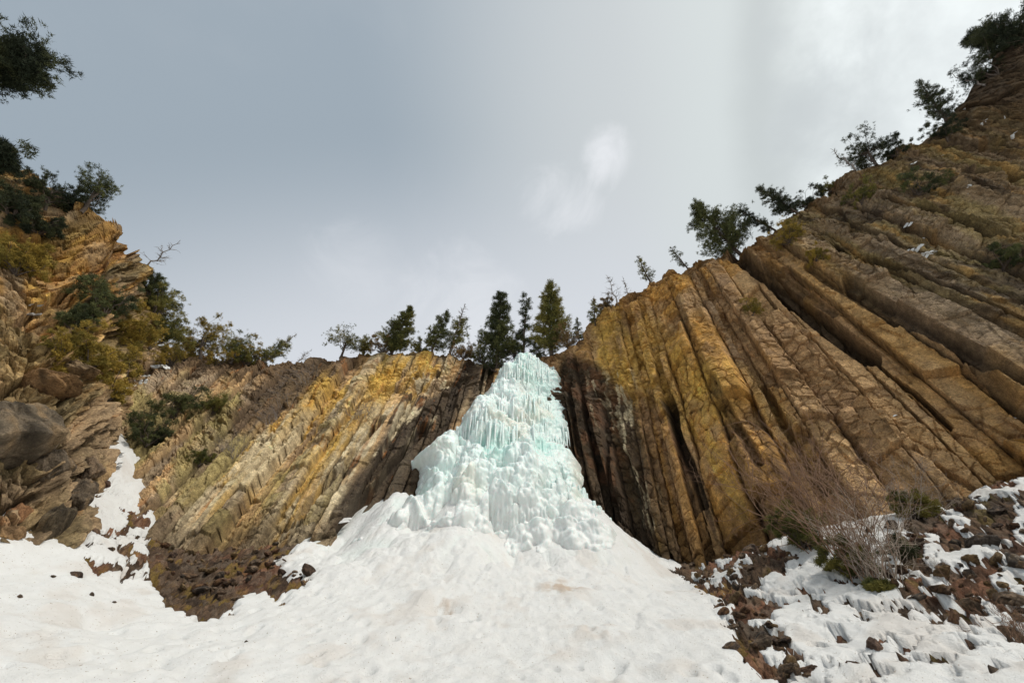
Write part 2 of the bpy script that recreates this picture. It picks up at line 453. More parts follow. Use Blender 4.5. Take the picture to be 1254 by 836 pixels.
# --- left columnar cliff
def zoneL(px, py, A, Hc, Hh):
    hr = Hh-Hc
    z = ss(.8, 2.6, hr+1.5*fbm(A*.5, Hc*.3, 21, 3))
    z *= .78+.22*ss(-40, 30, (px-200)-(665-py)*.9)
    z *= 1-.7*(1-ss(10, 26, segd(px, py, 460, 470, 560, 460)[0]))
    return np.clip(z, 0, 1)
def colL(px, py, A, Hc, hr, wz, ci, so, f, r1, r2, sd, dark, N):
    col = base_rock(px, py, A, Hc, ci, so, r1, r2, wz, sd, C['grey']*1.8, C['tan']*1.75, C['olive']*2.1)
    n1 = fbm(A*1.3, Hc*.16, 51, 4); n2 = fbm(A*3.2, Hc*.45, 52, 4); n3 = fbm(A*1.1, Hc*1.0, 53, 4)
    q = (px-200)-(665-py)*.85          # distance across the columns, to the right
    band = ss(-20, 20, q)
    pk = rnd(ci, 777)[..., None]
    pcol = np.where(pk < .28, C['cream']*1.0, np.where(pk < .52, C['yellow']*1.05, np.where(pk < .75, C['tan']*1.8, np.where(pk < .88, C['grey']*1.9, C['brown']*.9))))
    col = mx(col, pcol, band*.62*ss(-.5, .2, n1+.5*n2))
    yl = (1-ss(12, 30, segd(px, py, 290, 590, 400, 480)[0]))+.6*(1-ss(16, 34, segd(px, py, 330, 650, 470, 480)[0]))
    yl = np.maximum(yl, 1-ss(8, 16, segd(px, py, 262, 650, 372, 520)[0])); yl = np.maximum(yl, 1-ss(14, 28, segd(px, py, 470, 480, 545, 435)[0]))
    col = mx(col, C['yellow']*1.3, np.clip(yl, 0, 1)*ss(-.3, .25, n1+.5*n2)*.9)
    cr = band*ss(470, 540, py)*ss(-.1, .35, n1-.3*n2)
    col = mx(col, C['cream']*1.1, cr*.85)
    # soil slope with scrub
    so_ = 1-ss(-5, 12, sdpoly(px+8*n3, py+6*n2, [(150, 452), (300, 438), (400, 432), (455, 430), (400, 470), (370, 490), (300, 540), (285, 520), (330, 470), (250, 460)]))
    col = mx(col, C['soil']*1.25, so_*.85)
    # black and white streaks next to the ice
    dk = 1-ss(-8, 8, sdpoly(px+6*n2, py+10*n1, [(585, 430), (610, 440), (570, 500), (530, 560), (490, 650), (395, 672), (425, 600), (480, 520), (535, 475), (565, 450)]))
    col = mx(col, C['dark']*1.2, dk*.93)
    wk = 1-ss(16, 34, segd(px, py, 365, 650, 520, 480)[0]); wk = np.maximum(wk, 1-ss(12, 26, segd(px, py, 520, 500, 565, 440)[0]))
    col = mx(col, C['dark']*1.2, wk*ss(.1, .28, n2+.3*n1)*.85)
    col = mx(col, C['cream']*1.05, wk*ss(.1, .3, fbm(A*2.4+7, Hc*.5, 57, 4))*.9)
    col = mx(col, C['orange']*.8, .5*ss(.42, .6, n2))
    col = mx(col, C['soil']*1.3, ss(1.8, .3, hr+.8*n3)*.8)
    col = mx(col, C['soil']*1.1, ss(1.6, .1, Hc+1.2*n2)*.6)
    return mx(col, C['dark']*1.3, dark)
pairsL = [
    (40, 470, 27, 90, 395, 36), (100, 500, 24.5, 170, 410, 36.0),
    (128, 535, 22.0, 240, 430, 35.6), (142, 600, 19.0, 320, 440, 35.9),
    (175, 645, 17.2, 365, 440, 36.1), (205, 672, 16.4, 412, 434, 36.2), (255, 675, 16.2, 440, 432, 36.2),
    (320, 672, 16.4, 478, 428, 36.1), (385, 664, 17.0, 520, 426, 36.0), (440, 662, 17.6, 548, 428, 36.2),
    (500, 668, 18.4, 575, 434, 36.6), (560, 680, 19.4, 605, 440, 37.2), (620, 690, 20, 645, 442, 37.4), (660, 690, 20.4, 668, 442, 37.6),
]
featsL = [(120, 600, 330, 445, 5, -.5, .3), (270, 640, 390, 500, 4, -.4, .2), (350, 655, 470, 520, 4, -.4, .3), (415, 655, 520, 520, 7, -.8, .6),
          (470, 480, 560, 470, 6, -.3, .3)]
wallL, XL, NL = build_wall('cliff', pairsL, .05, .05, 9, zoneL, colL, feats=featsL, amp=.40, cw=(.38, 1.0), blk=(.9, 1.3), blka=.42, sg_=.45)

# --- left bluff of broken blocks
def zoneB(px, py, A, Hc, Hh): return np.clip(.12+.0*px, 0, 1)
def colB(px, py, A, Hc, hr, wz, ci, so, f, r1, r2, sd, dark, N):
    n1 = fbm(A*.5, Hc*.5, 61, 4); n2 = fbm(A*1.6, Hc*1.2, 62, 4)
    col = np.broadcast_to(C['tan']*1.7, A.shape+(3,))*(.6+.75*r1)[..., None]
    col = mx(col, C['grey']*1.4, ss(-.3, .2, n1)*.7)
    up = ss(470, 330, py)
    col = mx(col, C['ochre']*1.2, up*ss(-.3, .2, n2)*.85)
    col = mx(col, C['yellow'], ss(.2, .5, n2+.3*(r2-.5))*.6*up)
    col = mx(col, C['orange'], ss(.3, .55, fbm(A*.9+3, Hc*1.1, 64, 4))*.5)
    col = mx(col, C['dark']*2, ss(.25, .55, fbm(A*.7, Hc*.8, 65, 4))*.5)
    col = mx(col, C['olive']*1.3, .55*ss(-.1, .35, fbm(A*.6+8, Hc*.6, 66, 4)))
    return mx(col, C['dark'], dark)*(.66+.42*r2)[..., None]
pairsB = [
    (-700, 800, 7.5, -420, 60, 17), (-420, 760, 7.8, -180, 130, 17.5), (-180, 715, 8.2, -70, 185, 18), (0, 705, 8.8, 5, 208, 18.4), (52, 708, 9.4, 70, 238, 18.8),
    (85, 655, 10.8, 118, 255, 19.2), (104, 615, 12.4, 152, 264, 19.5), (112, 580, 13.8, 176, 298, 19.9),
    (118, 545, 15.5, 194, 318, 20.5), (124, 520, 17.8, 200, 350, 22.0), (120, 495, 20.0, 192, 385, 25.5), (90, 480, 23, 150, 400, 30)]
featsB = [(0, 400, 100, 330, 6, -.8, .4), (60, 500, 105, 620, 7, -.9, .6), (0, 470, 90, 440, 6, -.6, .4), (0, 620, 60, 600, 6, -.6, .5), (40, 500, 60, 560, 4, -.4, .5)]
wallB, XB, NB = build_wall('rock_bluff', pairsB, .042, .045, 13, zoneB, colB, feats=featsB, amp=.3, blk=(1.15, .7), rimround=.9, big=1.1, blka=.55)

# ------------------------------------------------------------------ ground
gp = [  # px, py, s
    (640, 836, 6.5), (640, 785, 8.4), (640, 740, 10.6), (640, 700, 13.4), (640, 672, 16.0), (640, 650, 17.6), (480, 618, 18.3), (560, 606, 18.7), (640, 610, 18.8), (705, 618, 18.7), (756, 646, 18.2), (440, 642, 17.9),
    (500, 836, 6.6), (500, 760, 9.6), (500, 700, 13.0), (520, 650, 17.2), (430, 665, 17.0),
    (400, 836, 6.5), (400, 760, 9.4), (400, 705, 12.4), (385, 672, 15.8),
    (300, 836, 6.3), (300, 770, 8.6), (290, 730, 10.8), (300, 690, 13.8), (290, 672, 15.8), (205, 672, 15.8), (230, 720, 11.6),
    (180, 836, 5.8), (150, 770, 7.9), (150, 720, 9.8), (165, 670, 13.4), (125, 620, 15.5), (118, 560, 18.0), (118, 515, 21.5),
    (0, 836, 5.0), (0, 760, 6.6), (0, 705, 8.3), (60, 705, 9.0), (95, 650, 11.0),
    (760, 836, 6.5), (790, 780, 8.3), (800, 735, 10.8), (775, 690, 15.0), (700, 650, 17.6), (820, 700, 15.6),
    (890, 836, 6.1), (900, 790, 7.6), (880, 740, 10.6), (900, 700, 13.4), (880, 688, 15.6),
    (1000, 836, 5.9), (1000, 770, 8.0), (1000, 710, 10.8), (960, 660, 14.6), (1050, 640, 13.6), (1120, 620, 13.8), (1180, 610, 13.4),
    (1100, 836, 5.7), (1100, 760, 7.8), (1110, 700, 9.6), (1150, 650, 11.4),
    (1254, 836, 5.3), (1254, 760, 7.0), (1254, 690, 8.9), (1254, 630, 10.8), (1254, 585, 12.6), (1350, 600, 11.6), (1450, 620, 10.0),
]
gp = np.array(gp, float)
GP = P(gp[:, 0], gp[:, 1], gp[:, 2])
extra = np.array([(0, 0, 0), (3, 0, 0), (-3, 0, 0), (0, 3, 1.0), (0, -6, -2.2), (8, -4, .2), (-8, -4, -.2), (10, 3, 2.0), (-9, 3, 1.8), (16, 2, 5), (-14, 3, 4.5),
                  (0, 25, 12), (-10, 24, 11), (10, 22, 11), (18, 18, 11), (-20, 22, 16), (24, 10, 9), (24, 0, 8), (-20, 5, 9), (-22, 12, 13), (0, -20, -7), (20, -15, 0), (-20, -15, 0)], float)
GP = np.concatenate([GP, extra])
def tps_fit(XY, Z, lam=.02):
    n = len(XY); r = np.hypot(XY[:, None, 0]-XY[None, :, 0], XY[:, None, 1]-XY[None, :, 1])
    K = np.where(r > 0, r*r*np.log(r+1e-12), 0)+lam*np.eye(n)
    Pm = np.c_[np.ones(n), XY]; A = np.zeros((n+3, n+3)); A[:n, :n] = K; A[:n, n:] = Pm; A[n:, :n] = Pm.T
    return np.linalg.solve(A, np.r_[Z, 0, 0, 0])
TW = tps_fit(GP[:, :2], GP[:, 2])
def ghgt(x, y):
    sh = x.shape; x = x.ravel(); y = y.ravel(); out = np.zeros(x.shape)
    n = len(GP)
    for k in range(0, len(x), 20000):
        r = np.hypot(x[k:k+20000, None]-GP[None, :, 0], y[k:k+20000, None]-GP[None, :, 1])
        out[k:k+20000] = np.where(r > 0, r*r*np.log(r+1e-12), 0) @ TW[:n]
    return (out+TW[n]+TW[n+1]*x+TW[n+2]*y).reshape(sh)
def axis(lo, hi, fine, c0, c1, far):
    a = list(np.arange(c0, c1, fine)); st = fine; v = c1
    while v < hi: a.append(v); st *= 1.18; v += st
    a.append(hi)
    st = fine; v = c0
    b = []
    while v > lo:
        st *= 1.18; v -= st; b.append(v)
    return np.array(sorted(set(b))+a)
gx = axis(-260, 260, .038, -17, 18.5, 1); gy = axis(-260, 260, .034, 4.5, 19.5, 1)
GX, GY = np.meshgrid(gx, gy)
# sample the spline coarsely, interpolate finely
cx_ = np.arange(-40, 40.1, .4); cy_ = np.arange(-30, 36.1, .4)
CZ = ghgt(*np.meshgrid(cx_, cy_))
def gz(x, y):
    xx = np.clip(x, -39.9, 39.9); yy = np.clip(y, -29.9, 35.9)
    fx = (xx+40)/.4; fy = (yy+30)/.4
    i = np.minimum(fx.astype(int), len(cx_)-2); j = np.minimum(fy.astype(int), len(cy_)-2); a = fx-i; b = fy-j
    z = (CZ[j, i]*(1-a)+CZ[j, i+1]*a)*(1-b)+(CZ[j+1, i]*(1-a)+CZ[j+1, i+1]*a)*b
    out = np.hypot(x, y-5)
    k = ss(26, 42, out)
    return z*(1-k)+k*np.clip(y*.2-4, -14, 10)
GZ = gz(GX, GY)
gpx, gpy, gs = proj(np.stack([GX, GY, GZ], -1))
n_a = fbm(GX*.55, GY*.55, 71, 4); n_b = fbm(GX*1.9, GY*2.1, 72, 4); n_c = fbm(GX*5.2, GY*5.2, 73, 3)
n_p = fbm(gpx*.036, gpy*.075, 74, 6, .6)      # patch noise, elongated across the slope
# bare-ground weight: 0 = deep snow, 1 = bare
poA = [(186, 705), (183, 668), (200, 660), (330, 655), (372, 664), (340, 680), (352, 697), (388, 703), (376, 716), (340, 729), (312, 722), (292, 731), (288, 742), (248, 750), (208, 737)]
poC = [(822, 697), (850, 680), (935, 668), (985, 690), (930, 712), (940, 755), (1000, 836), (1010, 900), (965, 900), (940, 828), (905, 790), (880, 752), (862, 718)]
poD = [(1050, 662), (1100, 640), (1180, 600), (1300, 560), (1420, 640), (1300, 790), (1235, 780), (1195, 775), (1140, 775), (1085, 735), (1062, 700)]
bare = np.zeros_like(GZ)
jx = gpx+7*n_b; jy = gpy+5*n_c+5*n_b
bare = np.maximum(bare, 1.0*(1-ss(-5, 5, sdpoly(jx, jy, poA))))
inC = 1-ss(-14, 10, sdpoly(jx, jy, poC)); inD = 1-ss(-16, 14, sdpoly(jx, jy, poD))
pat = n_p+.30*n_b+.38*n_c
bare = np.maximum(bare, inC*ss(-.26, -.14, pat))
bare = np.maximum(bare, inD*ss(-.18, -.08, pat))
inE = 1-ss(-20, 20, sdpoly(gpx, gpy, [(850, 690), (1050, 640), (1110, 700), (1190, 780), (1260, 800), (1260, 900), (1000, 900), (930, 740)]))
bare = np.maximum(bare, inE*ss(.12, .22, pat))
for (x, y, rx, ry) in [(150, 672, 9, 9), (165, 690, 15, 9), (108, 660, 4, 10), (330, 640, 1, 1), (98, 705, 5, 4), (120, 600, 10, 6)]:
    bare = np.maximum(bare, ss(.35, .75, blob(gpx+5*n_b, gpy+4*n_c, x, y, rx, ry)+.12*n_c))
poG = [(92, 606), (108, 540), (132, 535), (152, 600), (196, 662), (186, 705), (120, 705), (98, 660)]
inG = 1-ss(-8, 8, sdpoly(gpx, gpy, poG))
bare = np.maximum(bare, inG*ss(.06, .14, pat))
bare *= (gs > .5)*(gpx > -500)
def lobes(x, k, seed, cell, stretch=2.2, up=1.0, keep=.8):
    gx_ = x/cell; gk = k/(cell*1.15); xi = np.floor(gx_); ki = np.floor(gk)
    best = np.zeros(x.shape); drape = np.zeros(x.shape)
    for i in (-1, 0, 1):
        for j in (-1, 0, 1, 2):
            a = xi+i; b = ki+j
            cx = (a+.5+(rnd(a, b, seed)-.5)*.9); ck = (b+.5+(rnd(a, b, seed+1)-.5)*.9)
            R = .45+.42*rnd(a, b, seed+2); am = .5+.5*rnd(a, b, seed+3); am = np.where(rnd(a, b, seed+4) > keep, 0, am)
            dx = (gx_-cx)/R; dk = (gk-ck)/R
            dom = np.sqrt(np.clip(1-dx*dx-(dk/up)**2, 0, 1))
            drp = np.sqrt(np.clip(1-dx*dx, 0, 1))*np.clip(1+dk/stretch, 0, 1)**.45
            hgt = am*R*np.where(dk > 0, dom, drp)
            m = hgt > best
            best = np.where(m, hgt, best); drape = np.where(m, np.where(dk < -.15, np.clip(-dk/stretch, 0, 1), 0), drape)
    return best*cell, drape
# lumpy refrozen snow near the ice, softer lower down
lump_w = ss(742, 680, gpy+14*n_a)*ss(330, 430, gpx)*ss(850, 780, gpx)
L1, _ = lobes(GX, GY*1.6+GZ*.6, 81, .75); L2, _ = lobes(GX+3, GY*1.6+GZ*.6, 82, .33)
snow = GZ+.16*n_a+.07*n_b+.028*n_c
snow += lump_w*(.60*L1+.55*L2-.14+.06*np.abs(fbm(GX*3.5, GY*3.5+GZ*2, 88, 3)))
# trampled footprints, lower left and centre
fo = rnd(np.floor(GX/.55), np.floor(GY/.55), 90)
F1, F2, dx_, dy_, ix_, iy_ = worley(GX/.5, GY/.5, 91)
pr_ = ss(.30, .10, F1)*(rnd(ix_, iy_, 92) < .5)*ss(-.1, .25, fbm(GX*.3, GY*.3, 93, 2)+.15)
snow -= .15*pr_*(1-lump_w)*ss(.5, .0, bare)
L3, _ = lobes(GX+9, GY*1.4, 95, .45, keep=.5)
snow += .22*L3*(1-lump_w)*ss(-.1, .3, fbm(GX*.4+5, GY*.5, 96, 3))
# furrows raked down the cone
ang = np.arctan2(GX-.4, 19-GY)
snow += .035*fbm(ang*26, np.hypot(GX-.4, 19-GY)*.55, 97, 3)*ss(880, 800, gpx)*ss(260, 400, gpx)
for (x, y, rx, ry, d) in [(541, 746, 17, 7, .42), (700, 722, 24, 6, .10), (752, 812, 9, 6, .3), (400, 708, 10, 5, .1), (120, 760, 26, 6, .15), (190, 808, 20, 6, .15), (300, 775, 22, 5, .12)]:
    snow -= d*blob(gpx+4*n_c, gpy+3*n_b, x, y, rx, ry)
snow += .25*blob(gpx, gpy, 522, 738, 26, 9)
depth = .16+.10*n_a+.05*n_b
snowz = snow-bare*(.40+.10*n_b)
dirt = np.zeros_like(GZ)
for (x, y, rx, ry, w) in [(545, 744, 16, 7, .9), (690, 722, 30, 10, .9), (730, 770, 40, 14, .4), (530, 790, 60, 20, .12), (600, 810, 40, 8, .3), (155, 700, 12, 40, .35), (500, 700, 60, 20, .12), (680, 795, 30, 10, .3)]:
    dirt = np.maximum(dirt, w*blob(gpx, gpy, x, y, rx, ry)*ss(-.3, .3, n_b+.5*n_c))
dirt = np.maximum(dirt, .22*ss(.12, .5, fbm(GX*1.1, GY*1.1, 98, 4)))
scol = mx(np.broadcast_to(np.array([.75, .75, .74]), GZ.shape+(3,)), np.array([.50, .38, .28]), dirt)
scol = mx(scol, np.array([.72, .84, .80]), lump_w*.45*ss(.1, -.2, L1-.25)*ss(700, 650, gpy))
fi = lambda x, y, A_: A_[np.clip(np.searchsorted(gy, y), 0, len(gy)-1), np.clip(np.searchsorted(gx, x), 0, len(gx)-1)]
V = np.stack([GX, GY, snowz], -1)
me = mesh_np('snow', V.reshape(-1, 3), gridfaces(*GX.shape), col=scol.reshape(-1, 3))
struct(link('snow_ground', me, M_SNOW))
ALLV_G = V[(gs > 1) & (GY > 3) & (GY < 22)].reshape(-1, 3)
# rubble slope under the snow, showing where the snow has gone
mk = ((gpx > 60) & (gpx < 1500) & (gpy > 480) & (gpy < 1000) & (gs > 2) & (gs < 30))
rx = np.arange(-16, 19, .036); ry = np.arange(5.0, 19.5, .034)
RX, RY = np.meshgrid(rx, ry); RZ = gz(RX, RY)
rb1, rj1, rr1 = blocks(RX/.62, RY/.5, 111, .9); rb2, rj2, rr2 = blocks(RX/.24, RY/.22, 112, 1.2); rb3, rj3, rr3 = blocks(RX/.11, RY/.10, 118, 1.2)
rsc = RZ-.15+.16*fbm(RX*.55, RY*.55, 71, 4)+.20*rb1*ss(.3, .7, rr1)+.15*rb2+.08*rb3-.10*(1-rj1)-.06*(1-rj2)+.04*fbm(RX*5, RY*5, 113, 3)
rpx, rpy, rs_ = proj(np.stack([RX, RY, RZ], -1))
bsc = fi(RX, RY, bare)
rsc = np.where(bsc < .02, np.minimum(rsc, fi(RX, RY, snowz)-.15), rsc)
m1 = fbm(RX*1.0, RY*1.0, 114, 4); m2 = fbm(RX*2.7, RY*2.7, 115, 4)
rc = mx(np.broadcast_to(C['soil']*1.2, RX.shape+(3,)), C['red']*1.1, ss(-.2, .4, m1))
rc = rc*(.6+.9*rr1)[..., None]*(.6+.9*rr2)[..., None]*(.7+.7*rr3)[..., None]
rc = mx(rc, C['grey'], ss(.62, .72, rr2)*.55)
rc = mx(rc, C['ochre']*.85, ss(.1, .45, m2)*.65*np.maximum(ss(420, 360, rpx), ss(960, 880, rpx)))
rc = mx(rc, np.array([.15, .12, .02]), ss(.3, .5, m2-.2*m1)*.5)
me = mesh_np('scree', np.stack([RX, RY, rsc], -1).reshape(-1, 3), gridfaces(*RX.shape), col=rc.reshape(-1, 3))
struct(link('scree_slope', me, M_SCREE))

# ------------------------------------------------------------------ frozen waterfall
prof = np.array([(15.4, 6.2), (15.9, 8.1), (16.3, 9.9), (16.75, 12.4), (17.15, 14.6), (18.0, 17.6), (18.3, 20.4), (19.3, 23.4), (19.5, 26.0), (20.5, 28.2), (21.6, 29.3), (24.5, 30.0)])
pl = np.concatenate([[0], np.cumsum(np.hypot(*(prof[1:]-prof[:-1]).T))])
K = np.linspace(0, pl[-1], 520)
pf = smooth_interp(K, pl, prof)
Yc, Zc = pf[:, 0], pf[:, 1]
sc = Yc*CT+Zc*ST; pyc = H0/2-F*(-Yc*ST+Zc*CT)/sc
edge = np.array([(425, 642, 666), (432, 638, 670), (442, 622, 679), (455, 606, 688), (470, 588, 690), (490, 568, 689), (512, 546, 689), (530, 526, 700), (545, 520, 712), (560, 517, 705), (580, 504, 716),
                 (598, 488, 738), (620, 455, 758), (640, 418, 790), (660, 412, 770), (690, 380, 795), (720, 360, 820), (900, 340, 850)], float)
eL = np.interp(pyc, edge[:, 0], edge[:, 1]); eR = np.interp(pyc, edge[:, 0], edge[:, 2])
eR = eR+14*ss(545, 600, pyc); eL = eL-10*ss(575, 620, pyc)
eL = eL-17*np.exp(-((pyc-536)/5.)**2)+3*vn(K*1.3, K*0, 120)+2*vn(K*3.7, K*0, 121); eR = eR+3*vn(K*1.3, K*0, 122)+2*vn(K*3.7, K*0, 123)
nA = 330
aa = np.linspace(-1, 1, nA)
wid = (eR-eL)[:, None]; ctr = (eR+eL)[:, None]/2
xs = (ctr+aa[None]*wid/2-W0/2)/F*sc[:, None]
ee = np.abs(aa[None])**4; KZ = Zc[:, None]
Yg = Yc[:, None]+ee*np.minimum(.6+.05*wid/F*sc[:, None], 1.3)*ss(30, 24, KZ)
s2 = Yg*CT+Zc[:, None]*ST
xs = xs*(1+.6*(s2/sc[:, None]-1))
KK = np.broadcast_to(K[:, None], xs.shape)
warp = xs+.25*vn(xs*.5, KK*.5, 130)
la, dr_a = lobes(warp, KK, 131, 2.3, 2.0, keep=.85)
lb, dr_b = lobes(warp+.2*vn(xs*2, KK*2, 134), KK, 132, 1.05, 2.4, keep=.85)
lc, dr_c = lobes(warp, KK, 133, .48, 2.2, keep=.8)
ld, dr_d = lobes(warp, KK, 137, .24, 2.0, keep=.8)
fl = np.abs(vn(xs*7, KK*.55, 135))*.6+np.abs(vn(xs*15, KK*.9, 136))*.4
curtain = np.clip(ss(.40, .85, np.maximum(dr_a, .8*dr_b)), 0, 1)
ipx, ipy, _ = proj(np.stack([xs, Yg, np.broadcast_to(Zc[:, None], xs.shape)], -1))
# the upper right chute is straight fluted ice rather than bulbs
chute = np.clip(blob(ipx, ipy, 668, 500, 22, 75)*1.4, 0, 1)
curtain = np.maximum(curtain, chute*.9)
teal = np.maximum.reduce([blob(ipx, ipy, 610, 568, 30, 24), blob(ipx, ipy, 668, 560, 24, 18), blob(ipx, ipy, 715, 628, 24, 14), .8*blob(ipx, ipy, 640, 470, 26, 30), .8*blob(ipx, ipy, 512, 620, 26, 14), .6*blob(ipx, ipy, 560, 530, 26, 20), .6*blob(ipx, ipy, 610, 490, 20, 30)])
curtain = np.maximum(curtain, ss(.45, .9, teal)*.8)
Dd = (.80*la+.85*lb*(1-.4*curtain)+.85*lc*(1-.5*curtain)+.7*ld*(1-.4*curtain))*(1-.6*chute)-.35*curtain*1.0
phs = KK/3.1+.55*vn(xs*.42, KK*.12, 151)+.18*vn(xs*1.3, KK*.3, 152)
tf = phs-np.floor(phs)
tier = tf**1.3*(1-ss(.90, 1.0, tf))
Dd += .75*tier*(1-.4*chute)*ss(3.5, 6, KK)*ss(pl[-1]-3.2, pl[-1]-5.5, KK)
curtain = np.maximum(curtain, ss(.75, .45, tf)*ss(.05, .25, tf)*.55*ss(-.1, .3, fbm(xs*.5, KK*.3, 153, 2)+.1))
Dd += curtain*(.20*(1-fl))+.05*fbm(xs*3, KK*3, 138, 3)
Dd += .16*np.abs(fbm(xs*2.2, KK*1.9, 161, 3))-.05*np.abs(fbm(xs*6.5, KK*5, 162, 3))
Dd *= (1-.75*ee)
Dd += .35*fbm(xs*.5, KK*.35, 139, 2)
up_ = .30
Xi = np.stack([xs, Yg-Dd*.92, Zc[:, None]+Dd*up_*0-.10*Dd*0], -1)
Xi[..., 2] += .22*(lb+lc)*(1-curtain)
# real normals for snow dusting on ledges
dA = np.gradient(Xi, axis=1); dT = np.gradient(Xi, axis=0)
Ni = np.cross(dA, dT); Ni /= np.linalg.norm(Ni, axis=-1)[..., None]+1e-9
Ni *= np.sign(-Ni[..., 1:2]+1e-9)
n_i = fbm(xs*.8, KK*.6, 140, 4)
ic = mx(np.broadcast_to(np.array([.79, .855, .835]), Xi.shape), np.array([.43, .73, .665]), np.clip(.24*curtain+.85*ss(.35, .95, teal+.3*n_i)*(.35+.65*ss(.9, .3, lb+lc))+.12*ss(0, .5, n_i), 0, 1))
ic = mx(ic, np.array([.74, .72, .62]), .6*ss(.15, .5, fbm(xs*.5+3, KK*.4, 141, 3)))
ic = mx(ic, np.array([.80, .81, .80]), ss(.25, .65, Ni[..., 2]+.15*n_i)*.9)
ic = mx(ic, np.array([.77, .775, .76]), ss(600, 668, ipy+14*n_i)*.95)
fall = empty('frozen_waterfall', tuple(Xi[60, nA//2]))
tag(fall, 'tall pale green frozen waterfall hanging between the two rock cliffs above the snow cone', 'frozen waterfall')
off = np.array(fall.location)
me = mesh_np('ice_mass', (Xi-off).reshape(-1, 3), gridfaces(*xs.shape), col=ic.reshape(-1, 3))
link('ice_mass', me, M_ICE, fall)
ALLV_I = Xi.reshape(-1, 3)

# icicles
def tube(pts, rad, nside=5):
    pts = np.asarray(pts, float); n = len(pts); rad = np.asarray(rad, float)
    d = np.gradient(pts, axis=0); d /= np.linalg.norm(d, axis=1)[:, None]+1e-9
    ref = np.array([1., 0, 0]) if abs(d[0][0]) < .8 else np.array([0, 1., 0])
    a = np.cross(d, ref); a /= np.linalg.norm(a, axis=1)[:, None]+1e-9; b = np.cross(d, a)
    th = np.arange(nside)*2*math.pi/nside
    V = pts[:, None]+rad[:, None, None]*(a[:, None]*np.cos(th)[None, :, None]+b[:, None]*np.sin(th)[None, :, None])
    i = np.arange(n-1)[:, None]*nside; j = np.arange(nside)[None]; k = (j+1) % nside
    Q = np.stack([i+j, i+k, i+nside+k, i+nside+j], -1).reshape(-1, 4)
    return V.reshape(-1, 3), Q
def merge(parts):
    Vs, Qs, n = [], [], 0
    for V, Q in parts: Vs.append(V); Qs.append(Q+n); n += len(V)
    return np.concatenate(Vs), np.concatenate(Qs)
rs = np.random.RandomState(3)
# ledge edges: points where the surface below drops back
undr = Xi[1:, :, 1]-Xi[:-1, :, 1]
cand = np.argwhere(undr < -.045)
vis = []
for (r_, c_) in cand[rs.permutation(len(cand))[:5000]]:
    q = ipx[r_, c_], ipy[r_, c_]
    if 435 < q[1] < 560 and abs(aa[c_]) < .93: vis.append((r_, c_))
def icicle_mesh(L, R, seed):
    r = np.random.RandomState(seed)
    z = np.linspace(0, -L, 8); rad = R*np.linspace(1, .12, 8)**.8*(1+.15*r.uniform(-1, 1, 8)); rad[-1] = R*.04
    pts = np.stack([np.cumsum(r.uniform(-.004, .004, 8)), np.cumsum(r.uniform(-.004, .004, 8)), z], -1)
    return tube(pts, rad, 7)
spots = []
for k_, (r_, c_) in enumerate(vis):
    L = rs.uniform(.35, 1.3)*(1 if rs.rand() < .8 else 1.5); R = rs.uniform(.04, .09)
    spots.append((L*R, L, R, Xi[r_+1, c_]+np.array([0, .03, .12])))
# curtain icicles at chosen places (pixel column, row)
for (x0, x1, y0, n, L0, L1) in [(585, 640, 548, 24, .9, 2.0), (648, 690, 545, 16, .8, 1.6), (690, 740, 612, 22, .5, 1.2), (625, 660, 455, 14, .9, 2.0), (530, 560, 520, 8, .5, 1.0), (690, 716, 532, 6, .8, 1.6), (722, 752, 640, 14, .6, 1.3), (640, 680, 500, 12, .8, 1.6)]:
    for q in range(n):
        x = rs.uniform(x0, x1); y = y0+rs.uniform(-6, 6)
        d = (ipx-x)**2+(ipy-y)**2; r_, c_ = np.unravel_index(np.argmin(d), d.shape)
        L = rs.uniform(L0, L1); R = rs.uniform(.05, .10)
        spots.append((9+L*R, L, R, Xi[r_, c_]+np.array([0, -.12, .1])))
spots.sort(key=lambda t: -t[0])
spots = spots[:300]
for k_, (w_, L, R, p) in enumerate(spots[:96]):
    V, Q = icicle_mesh(L, R, k_)
    link('icicle', mesh_np('icicle', V, Q, col=np.broadcast_to(np.array([.74, .86, .83]), V.shape)), M_ICE, fall, tuple(p-off))
parts = []
for k_, (w_, L, R, p) in enumerate(spots[96:]):
    V, Q = icicle_mesh(L*.8, R*.8, 1000+k_); parts.append((V+p-off, Q))
V, Q = merge(parts)
o = link('icicle_fringe', mesh_np('icicle_fringe', V, Q, col=np.broadcast_to(np.array([.76, .87, .84]), V.shape)), M_ICE, fall)
o['kind'] = 'stuff'

# ------------------------------------------------------------------ look-up of surface points under a pixel
AV = np.concatenate(ALLV); apx, apy, as_ = proj(AV)
okm = (apx > -700) & (apx < 1900) & (apy > -400) & (apy < 1000)
AV, apx, apy, as_ = AV[okm], apx[okm], apy[okm], as_[okm]
GVp = proj(ALLV_G)
def hit(px, py, ground=False, r=4.0):
    if ground: a, b, s_, V = GVp[0], GVp[1], GVp[2], ALLV_G
    else: a, b, s_, V = apx, apy, as_, AV
    d = (a-px)**2+(b-py)**2
    m = d < r*r
    if not m.any(): return V[np.argmin(d)]
    idx = np.where(m)[0]
    smin = s_[idx].min()
    idx = idx[s_[idx] < smin+1.2]
    return V[idx[np.argmin(d[idx])]]

